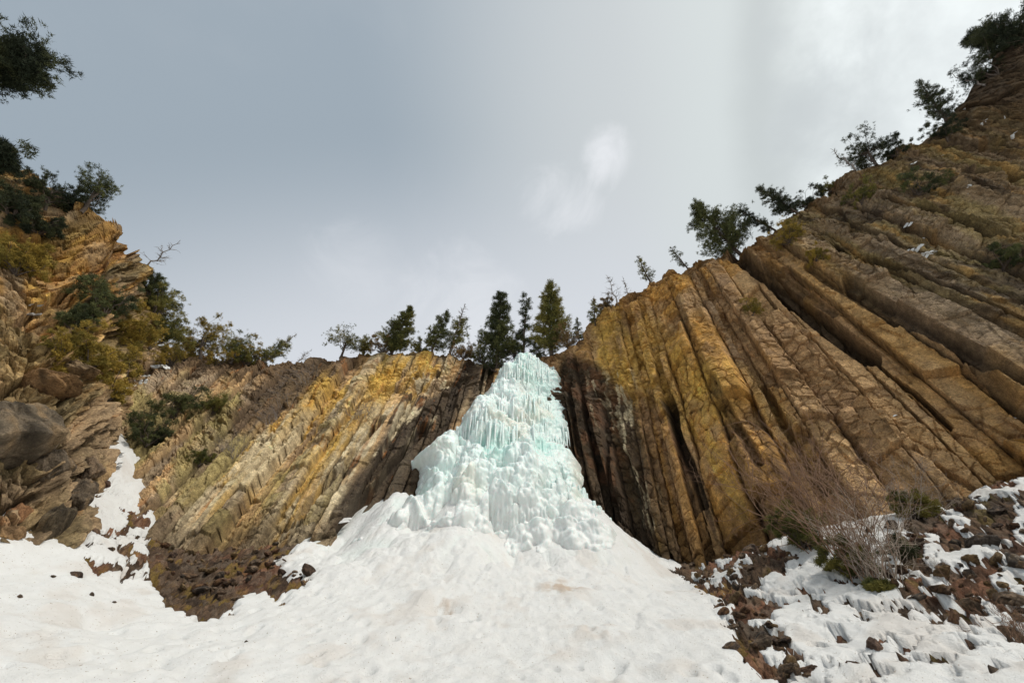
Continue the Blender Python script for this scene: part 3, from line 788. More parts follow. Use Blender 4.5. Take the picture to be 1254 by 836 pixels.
# ------------------------------------------------------------------ vegetation
def leaves(pts, dirs, size, n, rs, cols, spread=.9, width=.22):
    """pts: (k,3) tuft centres; returns triangles"""
    k = len(pts)
    P0 = np.repeat(pts, n, 0)+rs.normal(0, size*.28, (k*n, 3))
    D = np.repeat(dirs, n, 0)+rs.normal(0, spread, (k*n, 3)); D /= np.linalg.norm(D, axis=1)[:, None]+1e-9
    Ls = size*rs.uniform(.45, 1.15, k*n)
    S = np.cross(D, rs.normal(0, 1, (k*n, 3))); S /= np.linalg.norm(S, axis=1)[:, None]+1e-9
    w = Ls*width
    a = P0-S*w[:, None]; b = P0+S*w[:, None]; c = P0+D*Ls[:, None]
    V = np.stack([a, b, c], 1).reshape(-1, 3)
    T = np.arange(len(V)).reshape(-1, 3)
    cc = np.repeat(np.repeat(cols, n, 0), 3, 0)*rs.uniform(.75, 1.3, (k*n, 1)).repeat(3, 0)
    return V, T, cc
GREENS = {'dark': ((.016, .024, .012), (.040, .052, .020)), 'mid': ((.030, .040, .014), (.075, .080, .022)), 'olive': ((.060, .058, .014), (.125, .105, .022)),
          'black': ((.008, .013, .008), (.022, .030, .014)), 'brown': ((.045, .040, .020), (.09, .07, .032))}
def make_plant(name, label, cat, base, top, width, kind, tone, seed, group=None, dens=1.0, leaf=.0, mat=None):
    rs = np.random.RandomState(seed)
    base = np.asarray(base, float); top = np.asarray(top, float)
    ax = top-base; H = np.linalg.norm(ax); ax = ax/H
    ref = np.array([0, 1., 0]) if abs(ax[1]) < .8 else np.array([1., 0, 0])
    e1 = np.cross(ax, ref); e1 /= np.linalg.norm(e1); e2 = np.cross(ax, e1)
    W = width/2; leaf = leaf or max(.08, min(.2, H*.032))
    tubes = []; pts = []; dirs = []
    up = np.array([0, 0, 1.])
    def limb(p0, p1, r0, r1, n=5, sag=.05):
        t = np.linspace(0, 1, n)[:, None]
        q = p0*(1-t)+p1*t; L = np.linalg.norm(p1-p0)
        q[1:-1] += rs.normal(0, L*sag, (n-2, 3))
        tubes.append(tube(q, np.linspace(r0, r1, n), 4 if r0 < .03 else 6))
        return q
    if kind in ('spire', 'thin', 'half_dead'):
        tr = limb(np.zeros(3), ax*H, max(.05, H*.026), .012, 9, .008)
        nb = int((58 if kind != 'thin' else 44)*dens)
        for i in range(nb):
            t = .06+.92*(i+rs.rand())/nb
            p0 = tr[0]*(1-t)+tr[-1]*t
            th = rs.uniform(0, 2*math.pi)
            prof_ = (1-t)**.75+.10 if kind != 'thin' else .55+.45*math.sin(t*9+seed)*.5*(1-t)+.25*(1-t)
            if t < .15: prof_ *= .6+t*2
            L = W*prof_*rs.uniform(.55, 1.15)
            d = e1*math.cos(th)+e2*math.sin(th)+ax*rs.uniform(.15, .8)-up*.12; d /= np.linalg.norm(d)
            p1 = p0+d*L
            q = limb(p0, p1, .02+.004*H*(1-t), .006, 4, .04)
            bare = kind == 'half_dead' and (t > .55 or rs.rand() < .4)
            if bare:
                for z_ in range(3):
                    f_ = rs.uniform(.3, 1); pz = p0*(1-f_)+p1*f_
                    limb(pz, pz+(d+rs.normal(0, .6, 3))*L*.3, .008, .004, 3, .05)
                if t > .7: continue
            m = max(3, int(L/leaf*2.6*dens))
            f_ = rs.uniform(.2, 1.05, m)[:, None]
            pts.append(p0*(1-f_)+p1*f_+rs.normal(0, leaf*.35+.06*L, (m, 3))); dirs.append(np.broadcast_to(d, (m, 3)))
    elif kind == 'dead':
        tr = limb(np.zeros(3), ax*H, max(.035, H*.02), .008, 9, .02)
        for i in range(int(26*dens)):
            t = rs.uniform(.15, 1); p0 = tr[int(t*8)]
            th = rs.uniform(0, 2*math.pi); L = W*(1.15-t)*rs.uniform(.5, 1.2)
            d = e1*math.cos(th)+e2*math.sin(th)+ax*rs.uniform(.2, .9); d /= np.linalg.norm(d)
            q = limb(p0, p0+d*L, .016, .004, 5, .07)
            for z_ in range(5):
                pz = q[rs.randint(1, 5)]
                limb(pz, pz+(d+rs.normal(0, .7, 3))*L*rs.uniform(.2, .45), .008, .003, 3, .08)
    elif kind in ('juniper', 'wind', 'bush'):
        n = int({'juniper': 15, 'wind': 9, 'bush': 16}[kind]*(.7+.3*dens))
        tr = None
        if kind != 'bush':
            k0 = ax*H*.55+(e1*rs.uniform(-.12, .12)+e2*rs.uniform(-.12, .12))*H
            tr = limb(np.zeros(3), k0, max(.05, H*.035), H*.014+.01, 6, .02)
        for i in range(n):
            t = rs.uniform(.25, 1) if tr is not None else 0
            p0 = tr[int(t*5)] if tr is not None else np.zeros(3)
            th = rs.uniform(0, 2*math.pi); rr = math.sqrt(rs.rand())
            tipH = H*(rs.uniform(.45, 1.0)) if kind != 'bush' else H*rs.uniform(.25, 1)
            tw = W*rr*(1.05 if kind != 'bush' else 1.05)
            if kind == 'wind' and math.cos(th) < 0: tw *= .55
            p1 = ax*tipH*(1-.25*rr)+(e1*math.cos(th)+e2*math.sin(th))*tw
            q = limb(p0, p1, .018+.006*H, .006, 6, .05)
            d = p1-p0; d /= np.linalg.norm(d)+1e-9
            m = max(5, int(16*dens))
            # sub-limbs with clumps at their ends, so sky shows between
            for z_ in range(5 if kind != 'bush' else 4):
                a_ = q[rs.randint(2, 6)]; b_ = a_+(d*.6+rs.normal(0, .55, 3))*H*rs.uniform(.10, .20)
                limb(a_, b_, .010, .005, 3, .05)
                cl = rs.uniform(.5, 1.2)*H*.055
                pts.append(b_+rs.normal(0, 1, (m, 3))*np.array([cl, cl, cl*.5])); dirs.append(np.broadcast_to((b_-a_)/(np.linalg.norm(b_-a_)+1e-9), (m, 3)))
    elif kind == 'twigs':
        def grow(p, d, L, r, lev):
            n_ = 6; q = [p]; dd = d.copy()
            for k_ in range(n_-1):
                dd = dd+rs.normal(0, .17, 3)+ax*.05; dd /= np.linalg.norm(dd); q.append(q[-1]+dd*L/(n_-1))
            tubes.append(tube(np.array(q), np.linspace(r*1.2, r*.55, n_), 3 if lev else 4))
            if lev < 3:
                for k_ in range([3, 4, 3][lev]):
                    j = rs.randint(2, n_); nd = dd+rs.normal(0, .5, 3); nd /= np.linalg.norm(nd)
                    grow(q[j], nd, L*rs.uniform(.4, .7), r*.55, lev+1)
        for i in range(int(16*dens)):
            th = rs.uniform(0, 2*math.pi); rr = rs.uniform(0, 1)**.6
            d = ax*H+(e1*math.cos(th)+e2*math.sin(th))*W*rr; L = np.linalg.norm(d)
            grow((e1*math.cos(th)+e2*math.sin(th))*W*.55*rs.rand(), d/L, L*rs.uniform(.45, .75), .006+.003*H, 0)
    root = empty(name, tuple(base)); tag(root, label, cat, group)
    V, Q = merge(tubes)
    bm = mat or (M_DEAD if kind in ('dead', 'half_dead') else M_BARK)
    link('stem' if kind in ('twigs', 'bush') else 'trunk', mesh_np('trunk', V, Q), bm, root)
    if pts:
        pts = np.concatenate(pts); dirs = np.concatenate(dirs)
        lo, hi = [np.array(c)*np.array([2.9, 2.35, 2.2]) for c in GREENS[tone]]
        cl = fbm(pts[:, 0]*1.4/max(.4, H*.3)+seed, pts[:, 2]*1.4/max(.4, H*.3)+pts[:, 1], seed, 3)
        cols = lo+(hi-lo)*ss(-.4, .5, cl+.5*(rs.rand(len(pts))-.5))[:, None]
        V, T, cc = leaves(pts, dirs, leaf*1.15, 18, rs, cols, width=.10)
        link('crown' if kind != 'bush' else 'foliage', mesh_np('crown', V, T=T, col=cc, smooth=False), M_LEAF, root)
    return root
def plant_px(name, label, cat, b, t, wpx, kind, tone, seed, ground=False, **kw):
    base = hit(b[0], b[1], ground)
    _, _, s_ = proj(base)
    # bottom sits 8 cm in the rock
    r = ray(t[0], t[1]); r1 = EYE
    # nearest point of the view ray to the vertical through the base
    dv = np.array([0, 0, 1.]); w = base-r1
    a_, b_, c_ = r@r, r@dv, 1.0
    den = a_*c_-b_*b_
    tr_ = ((w@r)*c_-(w@dv)*b_)/den
    app = math.hypot(t[0]-b[0], t[1]-b[1])*float(s_)/F
    top = r1+r*tr_
    same = P(t[0], t[1], float(s_))
    if np.linalg.norm(top-base) > 1.7*app or (top-base)[2] < 0: top = same*.75+top*.25 if np.linalg.norm(top-base) < 3*app else same
    base = base-(top-base)/np.linalg.norm(top-base)*.10
    return make_plant(name, label, cat, base, top, wpx*float(s_)/F, kind, tone, seed, **kw)

TR = 'trees along the cliff rim'
BU = 'evergreen bushes on the rocks'
plants = [
 # name,label,cat,(base),(top),width px,kind,tone, kwargs
 ('conifer_tree', 'tallest broad dark conifer standing on the rim just right of the ice top', 'tree', (676, 432), (674, 345), 54, 'spire', 'mid', dict(group=TR, dens=1.7)),
 ('conifer_tree', 'broad dark conifer standing on the rim just left of the ice top', 'tree', (613, 436), (614, 357), 52, 'spire', 'dark', dict(group=TR, dens=1.6)),
 ('conifer_tree', 'thin narrow conifer with bare lower trunk directly above the ice top', 'tree', (640, 434), (645, 361), 26, 'thin', 'dark', dict(group=TR, dens=1.1)),
 ('juniper_tree', 'rounded evergreen leaning right on the rim left of the paired thin conifers', 'tree', (480, 426), (502, 376), 46, 'spire', 'mid', dict(group=TR, dens=1.6)),
 ('conifer_tree', 'small slanting conifer, left one of the close pair on the rim', 'tree', (530, 427), (547, 380), 36, 'spire', 'dark', dict(group=TR, dens=1.2)),
 ('conifer_tree', 'slanting half dead conifer, right one of the close pair on the rim', 'tree', (548, 428), (570, 372), 34, 'half_dead', 'mid', dict(group=TR)),
 ('juniper_tree', 'small open juniper with spreading limbs on the rim above the brown scrub', 'tree', (415, 434), (428, 398), 38, 'juniper', 'mid', dict(group=TR, dens=.7)),
 ('evergreen_bush', 'little round bush on the rim beside the open juniper', 'bush', (446, 428), (450, 410), 18, 'bush', 'mid', dict(group=BU)),
 ('conifer_tree', 'small conifer bent far right with a bare spiky tip on the left rim', 'tree', (325, 442), (364, 408), 24, 'half_dead', 'mid', dict(group=TR)),
 ('evergreen_bush', 'low olive bush at the foot of the bent spiky conifer', 'bush', (318, 442), (322, 425), 40, 'bush', 'olive', dict(group=BU)),
 ('dead_tree', 'tiny bare grey snag on the rim left of the open juniper', 'tree', (366, 440), (382, 427), 14, 'dead', 'mid', dict(group=TR)),
 ('juniper_tree', 'wide olive green juniper on the saddle between bluff and left cliff', 'tree', (245, 440), (262, 397), 60, 'juniper', 'olive', dict(group=TR, dens=1.4)),
 ('juniper_tree', 'narrow leaning juniper right of the wide olive one', 'tree', (282, 445), (300, 414), 26, 'juniper', 'mid', dict(group=TR)),
 ('juniper_tree', 'dark green tree reaching right from the lower edge of the bluff', 'tree', (185, 425), (228, 392), 36, 'wind', 'mid', dict(group=TR, dens=1.4)),
 ('evergreen_bush', 'dark bush beneath the rightmost tip of the bluff', 'bush', (190, 385), (216, 352), 30, 'bush', 'mid', dict(group=BU, dens=1.2)),
 ('dead_tree', 'bare grey snag sticking out sideways from the tip of the bluff', 'tree', (190, 312), (221, 294), 26, 'dead', 'mid', dict(group=TR, dens=.8)),
 ('juniper_tree', 'twisted juniper standing on the corner top of the bluff against the sky', 'tree', (100, 258), (126, 210), 42, 'wind', 'dark', dict(group=TR, dens=1.1)),
 ('juniper_tree', 'dense dark juniper on top of the bluff left of the twisted one', 'tree', (55, 255), (66, 216), 50, 'juniper', 'black', dict(group=TR, dens=1.3)),
 ('juniper_tree', 'sprawling black green juniper at the left picture edge on the bluff top', 'tree', (15, 275), (18, 222), 60, 'juniper', 'black', dict(group=TR, dens=1.5)),
 ('evergreen_bush', 'wide dark bush below the trees on the left edge of the bluff', 'bush', (20, 335), (30, 288), 60, 'bush', 'olive', dict(group=BU, dens=1.6)),
 ('evergreen_bush', 'dark bush hanging under the overhang on the bluff face', 'bush', (125, 388), (140, 345), 46, 'bush', 'dark', dict(group=BU, dens=1.3)),
 ('evergreen_bush', 'dark low bush left of the overhang bush on the bluff face', 'bush', (92, 405), (100, 368), 34, 'bush', 'dark', dict(group=BU, dens=1.2)),
 ('evergreen_bush', 'olive bush below the overhang on the right side of the bluff', 'bush', (165, 425), (172, 385), 46, 'bush', 'olive', dict(group=BU, dens=1.5)),
 ('evergreen_bush', 'largest olive bush in the middle of the bluff slope', 'bush', (105, 452), (112, 402), 64, 'bush', 'olive', dict(group=BU, dens=1.8)),
 ('evergreen_bush', 'olive bush on the slope above the snowy gully', 'bush', (130, 490), (138, 440), 50, 'bush', 'olive', dict(group=BU, dens=1.5)),
 ('evergreen_bush', 'small olive bush beside the slabs on the bluff', 'bush', (60, 460), (66, 425), 36, 'bush', 'olive', dict(group=BU)),
 ('evergreen_bush', 'olive bush at the foot of the saddle trees', 'bush', (210, 448), (205, 415), 44, 'bush', 'olive', dict(group=BU, dens=1.3)),
 ('evergreen_bush', 'lower half of the dark bush strip on the left cliff face', 'bush', (178, 545), (190, 500), 44, 'bush', 'dark', dict(group=BU, dens=1.5)),
 ('evergreen_bush', 'upper half of the dark bush strip on the left cliff face', 'bush', (212, 512), (226, 470), 46, 'bush', 'dark', dict(group=BU, dens=1.5)),
 ('evergreen_bush', 'small green bush right of the dark bush strip on the left cliff', 'bush', (260, 505), (266, 486), 24, 'bush', 'mid', dict(group=BU)),
 ('evergreen_bush', 'small green bush low on the left cliff face', 'bush', (242, 568), (248, 554), 22, 'bush', 'mid', dict(group=BU)),
 ('evergreen_bush', 'dense bush on the rim between the half dead conifer and the broad left conifer', 'bush', (592, 440), (595, 405), 40, 'bush', 'mid', dict(group=BU, dens=1.3)),
 ('evergreen_bush', 'dark bush on the rock step under the broad left conifer', 'bush', (608, 456), (612, 430), 34, 'bush', 'dark', dict(group=BU, dens=1.2)),
 ('evergreen_bush', 'olive bush filling the gap right of the wide olive juniper', 'bush', (268, 446), (272, 424), 32, 'bush', 'olive', dict(group=BU)),
 ('evergreen_bush', 'flat bush on the left rim between the leaning juniper and the bent conifer', 'bush', (300, 444), (304, 430), 30, 'bush', 'mid', dict(group=BU)),
 ('evergreen_bush', 'olive bush in the notch where bluff and left cliff meet', 'bush', (225, 442), (226, 416), 36, 'bush', 'olive', dict(group=BU, dens=1.3)),
 ('evergreen_bush', 'dark bush on the bluff edge under the sideways snag', 'bush', (180, 362), (190, 340), 28, 'bush', 'dark', dict(group=BU, dens=1.1)),
 ('evergreen_bush', 'olive bush on the bluff between the largest bush and the saddle bushes', 'bush', (148, 462), (152, 425), 44, 'bush', 'olive', dict(group=BU, dens=1.4)),
 ('evergreen_bush', 'dark shrubby bush at the left edge under the bluff top trees', 'bush', (45, 285), (50, 258), 54, 'bush', 'black', dict(group=BU, dens=1.4)),
 ('evergreen_bush', 'small olive bush on the bluff ledge left of the largest bush', 'bush', (78, 432), (82, 408), 30, 'bush', 'olive', dict(group=BU)),
 ('evergreen_bush', 'low dark bush between the thin narrow conifer and the tallest conifer', 'bush', (657, 434), (657, 412), 24, 'bush', 'dark', dict(group=BU, dens=1.1)),
 ('evergreen_bush', 'low bush at the foot of the thin narrow conifer on its left', 'bush', (630, 434), (630, 410), 22, 'bush', 'mid', dict(group=BU, dens=1.1)),
 ('evergreen_bush', 'brownish scrub bush at the right foot of the tallest conifer', 'bush', (693, 424), (694, 398), 30, 'bush', 'brown', dict(group=BU, dens=1.1)),
 ('evergreen_bush', 'low scrub bush between the close pair and the dense rim bush', 'bush', (568, 432), (568, 414), 28, 'bush', 'brown', dict(group=BU)),
 ('evergreen_bush', 'low scrub bush left of the close pair of slanting conifers', 'bush', (515, 430), (516, 414), 26, 'bush', 'mid', dict(group=BU)),
 ('evergreen_bush', 'low scrub bush left of the full conifer on the left rim', 'bush', (468, 430), (467, 414), 26, 'bush', 'brown', dict(group=BU)),
 ('conifer_tree', 'short conifer just right of the tallest conifer on the rim', 'tree', (707, 412), (706, 389), 16, 'spire', 'mid', dict(group=TR, dens=.8)),
 ('conifer_tree', 'short scraggly conifer at the start of the right rim slope', 'tree', (729, 398), (727, 364), 22, 'spire', 'mid', dict(group=TR, dens=.7)),
 ('dead_tree', 'bare branching dead tree on the lower right rim', 'tree', (757, 372), (742, 336), 30, 'dead', 'mid', dict(group=TR, dens=1.3)),
 ('dead_tree', 'small bare dead tree right of the branching one', 'tree', (770, 362), (762, 338), 16, 'dead', 'mid', dict(group=TR)),
 ('evergreen_bush', 'scrubby bush at the foot of the dead trees on the right rim', 'bush', (742, 380), (738, 362), 22, 'bush', 'brown', dict(group=BU)),
 ('conifer_tree', 'small conifer leaning left halfway between dead trees and windblown sapling', 'tree', (796, 345), (781, 313), 24, 'spire', 'mid', dict(group=TR, dens=.7)),
 ('conifer_tree', 'windblown sapling leaning left beneath the big lone conifer', 'tree', (840, 325), (822, 303), 20, 'thin', 'dark', dict(group=TR, dens=.7)),
 ('conifer_tree', 'big lone bushy conifer leaning left on the right rim', 'tree', (900, 305), (850, 250), 84, 'spire', 'dark', dict(group=TR, dens=1.5, leaf=.15)),
 ('conifer_tree', 'flat dark conifer pointing left just above the big lone conifer', 'tree', (944, 275), (904, 257), 24, 'spire', 'black', dict(group=TR, dens=1.0)),
 ('juniper_tree', 'dark juniper spreading left on the rim below the ledge', 'tree', (972, 256), (926, 230), 34, 'spire', 'black', dict(group=TR, dens=1.2)),
 ('evergreen_bush', 'black green bush on the rim right of the spreading juniper', 'bush', (985, 250), (978, 232), 34, 'bush', 'black', dict(group=BU)),
 ('dead_tree', 'bare crooked trunk leaning out from the ledge on the right rim', 'tree', (1047, 206), (1017, 182), 18, 'dead', 'mid', dict(group=TR)),
 ('juniper_tree', 'low dark juniper spreading behind the crooked bare trunk', 'tree', (1072, 200), (1050, 172), 44, 'juniper', 'black', dict(group=TR, dens=1.1)),
 ('evergreen_bush', 'flat dark bush right of the juniper behind the crooked trunk', 'bush', (1098, 190), (1092, 170), 36, 'bush', 'black', dict(group=BU)),
 ('juniper_tree', 'windswept dark tree with visible trunk leaning left high on the right rim', 'tree', (1158, 148), (1126, 100), 40, 'spire', 'black', dict(group=TR, dens=1.0)),
 ('dead_tree', 'long bare branch jutting left below the topmost tree', 'tree', (1205, 104), (1160, 90), 8, 'dead', 'mid', dict(group=TR, dens=.3)),
 ('juniper_tree', 'large dark tree overhanging left from the highest rocks at the right edge', 'tree', (1262, 50), (1185, 45), 74, 'spire', 'black', dict(group=TR, dens=1.7)),
 ('evergreen_bush', 'dark drooping bush below the large overhanging tree', 'bush', (1222, 92), (1180, 78), 34, 'bush', 'black', dict(group=BU)),
 ('evergreen_bush', 'olive bush on the ochre rock below the rim juniper', 'bush', (968, 298), (962, 276), 34, 'bush', 'olive', dict(group=BU)),
 ('evergreen_bush', 'small olive bush at the edge of the right rim below the ledge', 'bush', (1018, 235), (1010, 222), 28, 'bush', 'mid', dict(group=BU)),
 ('evergreen_bush', 'dark olive bush in the crack below the ledge on the right cliff', 'bush', (1055, 250), (1048, 228), 40, 'bush', 'mid', dict(group=BU, dens=1.2)),
 ('evergreen_bush', 'long dark bush high on the right cliff below the crooked trunk', 'bush', (1125, 238), (1115, 212), 56, 'bush', 'dark', dict(group=BU, dens=1.2)),
 ('evergreen_bush', 'dark bush under the windswept tree on the right cliff', 'bush', (1160, 172), (1150, 150), 50, 'bush', 'black', dict(group=BU, dens=1.2)),
 ('evergreen_bush', 'dark bush on the cliff face at the right picture edge', 'bush', (1228, 332), (1225, 304), 62, 'bush', 'dark', dict(group=BU, dens=1.4)),
 ('evergreen_bush', 'small green bush alone on the brown columns of the right cliff', 'bush', (922, 387), (919, 367), 20, 'bush', 'olive', dict(group=BU, dens=.9)),
 ('evergreen_bush', 'small olive tuft on the right cliff beside the dark gully', 'bush', (1000, 318), (998, 306), 24, 'bush', 'olive', dict(group=BU)),
]
for k_, (nm, lab, cat, b, t, w, kd, tone, kw) in enumerate(plants):
    plant_px(nm, lab, cat, b, t, w, kd, tone, 500+k_*7, **kw)
# boughs of a tree rooted off the left side of the picture
make_plant('conifer_tree', 'dark overhanging conifer whose bough enters at the upper left picture corner', 'tree', P(-50, 90, 14.6), P(56, 68, 14.2), 1.0, 'juniper', 'black', 905, dens=1.9, leaf=.12)
make_plant('conifer_tree', 'dark conifer tip at the left picture edge just above the bluff trees', 'tree', P(-45, 196, 16.5), P(14, 184, 16.2), .4, 'juniper', 'black', 902, dens=1.2, leaf=.15)
# bushes and bare shrubs standing in the snow, lower right
low = [
 ('evergreen_bush', 'green juniper bush under the big bare reddish shrub', 'bush', (985, 672), (975, 622), 60, 'bush', 'mid', dict(dens=1.8), None),
 ('evergreen_bush', 'olive green bush at the right foot of the big bare shrub', 'bush', (1045, 705), (1040, 665), 60, 'bush', 'mid', dict(dens=1.6), None),
 ('evergreen_bush', 'dark green bush in the rubble right of the big bare shrub', 'bush', (1108, 692), (1105, 665), 44, 'bush', 'dark', dict(dens=1.4), None),
 ('evergreen_bush', 'green bush against the foot of the right cliff behind the pale shrub', 'bush', (1118, 634), (1112, 600), 38, 'bush', 'mid', dict(dens=1.2), None),
 ('evergreen_bush', 'small green bush on the snow at the bottom of the big bare shrub', 'bush', (1082, 728), (1076, 706), 26, 'bush', 'mid', dict(dens=1.2), None),
 ('bare_shrub', 'big bare reddish shrub leaning up left over the green juniper bush', 'shrub', (1030, 690), (958, 548), 110, 'twigs', 'mid', dict(dens=1.5), M_TWIG),
 ('bare_shrub', 'second bare reddish shrub, right half of the big thicket', 'shrub', (1075, 728), (1012, 590), 85, 'twigs', 'mid', dict(dens=1.3), M_TWIG),
 ('bare_shrub', 'pale bare shrub with upright stems growing low in the thicket', 'shrub', (1092, 738), (1050, 620), 60, 'twigs', 'mid', dict(dens=1.3), M_PALE),
 ('bare_shrub', 'pale bare shrub standing at the foot of the right cliff', 'shrub', (1124, 636), (1118, 580), 70, 'twigs', 'mid', dict(dens=1.3), M_PALE),
 ('bare_shrub', 'thin red twigs sticking out of the snow at the lower right corner', 'shrub', (1250, 790), (1225, 735), 60, 'twigs', 'mid', dict(dens=.7), M_TWIG),
 ('bare_shrub', 'thin orange stems in the rubble above the corner twigs', 'shrub', (1190, 745), (1180, 700), 40, 'twigs', 'mid', dict(dens=.6), M_TWIG),
]
for k_, (nm, lab, cat, b, t, w, kd, tone, kw, mt) in enumerate(low):
    plant_px(nm, lab, cat, b, t, w, kd, tone, 700+k_*11, ground=True, mat=mt, group='bushes and shrubs below the right cliff', **kw)
scr = [
 ('grey brown bare shrub in the soil band of the left cliff, nearest the rim', (375, 470), (368, 448), 50), ('grey brown bare shrub below the rim on the dark soil, left of the nearest', (345, 500), (338, 475), 40),
 ('pale bare shrub on the left cliff beside the yellow column', (330, 520), (326, 500), 34), ('faint bare shrub low on the left cliff between the small green bushes', (285, 560), (280, 535), 30),
 ('bare shrub on the black and white streaked rock left of the ice', (442, 515), (438, 495), 30)]
for k_, (lab, b, t, w) in enumerate(scr):
    plant_px('bare_shrub', lab, 'shrub', b, t, w, 'twigs', 'mid', 800+k_*5, mat=M_DEAD, group='bare shrubs on the left cliff', dens=1.0)

# ------------------------------------------------------------------ boulders and rocks
def rock_mesh(seed, sub=4, c=None, planes=16, squash=(1, 1, 1), rnd_=.05):
    rs = np.random.RandomState(seed)
    bm = bmesh.new(); bmesh.ops.create_icosphere(bm, subdivisions=sub, radius=1)
    D = np.array([v.co[:] for v in bm.verts]); D /= np.linalg.norm(D, axis=1)[:, None]
    T = np.array([[v.index for v in f.verts] for f in bm.faces]); bm.free()
    n = rs.normal(0, 1, (planes, 3)); n /= np.linalg.norm(n, axis=1)[:, None]; d = rs.uniform(.62, .95, planes)
    dot = D@n.T
    r = np.where(dot > .15, d[None]/np.maximum(dot, .15), 9)
    r.sort(axis=1)
    # soft minimum rounds the edges a little
    r = np.minimum(r[:, 0]*.75+.25*(r[:, 0]+r[:, 1])/2, 1.25)
    w1_, w2_, _, _, _, _ = worley(D[:, 0]*1.8+D[:, 2]*.9+seed, D[:, 1]*1.8+D[:, 2]*1.5, seed); r = r*(1-.07*(1-ss(0, .10, w2_-w1_)))
    r *= 1+rnd_*fbm(D[:, 0]*2+seed, D[:, 1]*2+D[:, 2]*1.7, seed, 4)*2+.02*fbm(D[:, 0]*9, D[:, 2]*9+D[:, 1]*6, seed+3, 3)
    V = D*r[:, None]*np.array(squash)
    c = np.array(c if c is not None else C['grey'])
    nn = fbm(V[:, 0]*2.2+seed, V[:, 1]*2+V[:, 2]*2.4, seed+9, 4)
    col = c[None]*1.3*(.85+.9*nn[:, None]); col = mx(col, C['ochre']*.8, ss(.2, .6, nn)*.4)
    return mesh_np('rock', V, T=T, col=col, smooth=False)
M_BOULD = rock_mat('boulder_rock', .9, 1.4)
def boulder(label, px, py, rpx, sq, seed, c, ground=False, rz=0, sink=.2, group=None, s_fix=None, name='boulder', planes=16, tilt=0):
    p = hit(px, py, ground) if s_fix is None else P(px, py, s_fix)
    s_ = float(proj(p)[2]); R = rpx*s_/F
    o = link(name, rock_mesh(seed, 5 if rpx > 14 else 4, c, planes, sq, .12), M_BOULD)
    n = EYE-p; n /= np.linalg.norm(n)
    o.location = tuple(p-n*R*sink); o.scale = (R, R, R); o.rotation_euler = (tilt, 0, rz)
    return tag(o, label, 'boulder' if name == 'boulder' else 'rock', group)
BG = 'boulders of the left bluff'
boulder('huge rounded grey boulder bulging from the bluff at the left edge', 18, 535, 52, (1.1, 1, .95), 41, (.17, .135, .095), planes=26, group=BG)
boulder('rounded grey boulder below the huge one, darker underneath', 40, 575, 36, (1, 1, .8), 42, (.14, .11, .08), planes=24, group=BG)
boulder('big rounded boulder resting in the snow at the foot of the bluff', 52, 678, 24, (1, 1, 1.05), 43, (.23, .165, .095), planes=24, group=BG)
boulder('small tan boulder on top of the bluff ledge at the left edge', 3, 500, 12, (1, 1, .7), 44, (.26, .2, .13), planes=18, group=BG)
boulder('orange brown rounded cobble in the bluff left of the snow gully', 20, 632, 13, (.8, 1, 1.1), 45, (.30, .16, .08), planes=22, group=BG)
boulder('flat tan boulder at the left edge above the snow', 8, 655, 16, (1.1, 1, .6), 46, (.30, .19, .10), planes=18, group=BG)
boulder('wedge shaped slab leaning over the snow gully', 88, 612, 22, (.7, 1, 1.2), 47, (.15, .115, .08), rz=.6, group=BG, tilt=.3)
boulder('tall block standing at the top of the snow gully', 111, 575, 15, (.8, 1, 1.1), 48, (.21, .15, .10), group=BG)
boulder('grey block left of the standing block in the gully', 95, 600, 12, (1, 1, .8), 49, (.18, .14, .10), group=BG)
boulder('red brown block just right of the gully snow', 125, 592, 10, (1, 1, .7), 50, (.19, .12, .09), group=BG)
boulder('broad slab of layered orange rock above the huge boulder', 60, 475, 30, (1.5, 1, .45), 51, (.27, .16, .075), group=BG, tilt=.25, planes=12)
boulder('second orange slab stacked right of the broad one', 92, 455, 20, (1.3, 1, .5), 52, (.27, .19, .11), group=BG, tilt=.2, planes=12)
boulder('long dark slab sloping to the snow beside the bluff boulder', 72, 640, 20, (.6, 1, 1.3), 53, (.13, .10, .065), group=BG, planes=12, rz=.5)
boulder('angular block on the snow just below the gully slab', 112, 652, 8, (1, 1, .8), 54, (.20, .13, .09), True, sink=0, group='rocks lying in the left snow', name='rock')
boulder('flat brown rock in the bare patch of the left snow', 170, 692, 13, (1.3, 1, .45), 55, (.17, .11, .07), True, sink=0, group='rocks lying in the left snow', name='rock')
boulder('small dark rock alone in the snow under the left gully', 95, 703, 6, (1, 1, .8), 56, (.12, .08, .06), True, sink=0, group='rocks lying in the left snow', name='rock')
for k_, (x, y, r_, lab) in enumerate([(107, 712, 3, 'pebble just right of the small dark rock in the left snow'), (112, 728, 3.4, 'dark pebble lowest in the snow below the left gully'), (24, 730, 3, 'dark pebble in the snow near the left picture edge'),
        (141, 737, 2.2, 'tiny pebble in the snow between gully and dark rubble'), (302, 786, 2.2, 'single dark pebble in the open snow left of the cone'), (136, 672, 4, 'small rock beside the upper bare patch of the left snow'), (64, 706, 3, 'pebble against the foot of the big rounded boulder'), (314, 734, 4, 'small rock at the snowy lip of the dark rubble')]):
    boulder(lab, x, y, r_, (1, 1, .7), 60+k_, (.10, .07, .05), True, sink=-.2, group='rocks lying in the left snow', name='rock')
boulder('grey flat topped boulder in the snow of the right rubble slope', 1202, 664, 17, (1.3, 1, .6), 71, (.13, .11, .095), True, sink=.1, group='big rocks in the right snow')
boulder('dark boulder at the far right above the grey flat one', 1225, 628, 15, (1.2, 1, .7), 72, (.10, .075, .06), True, sink=.1, group='big rocks in the right snow')
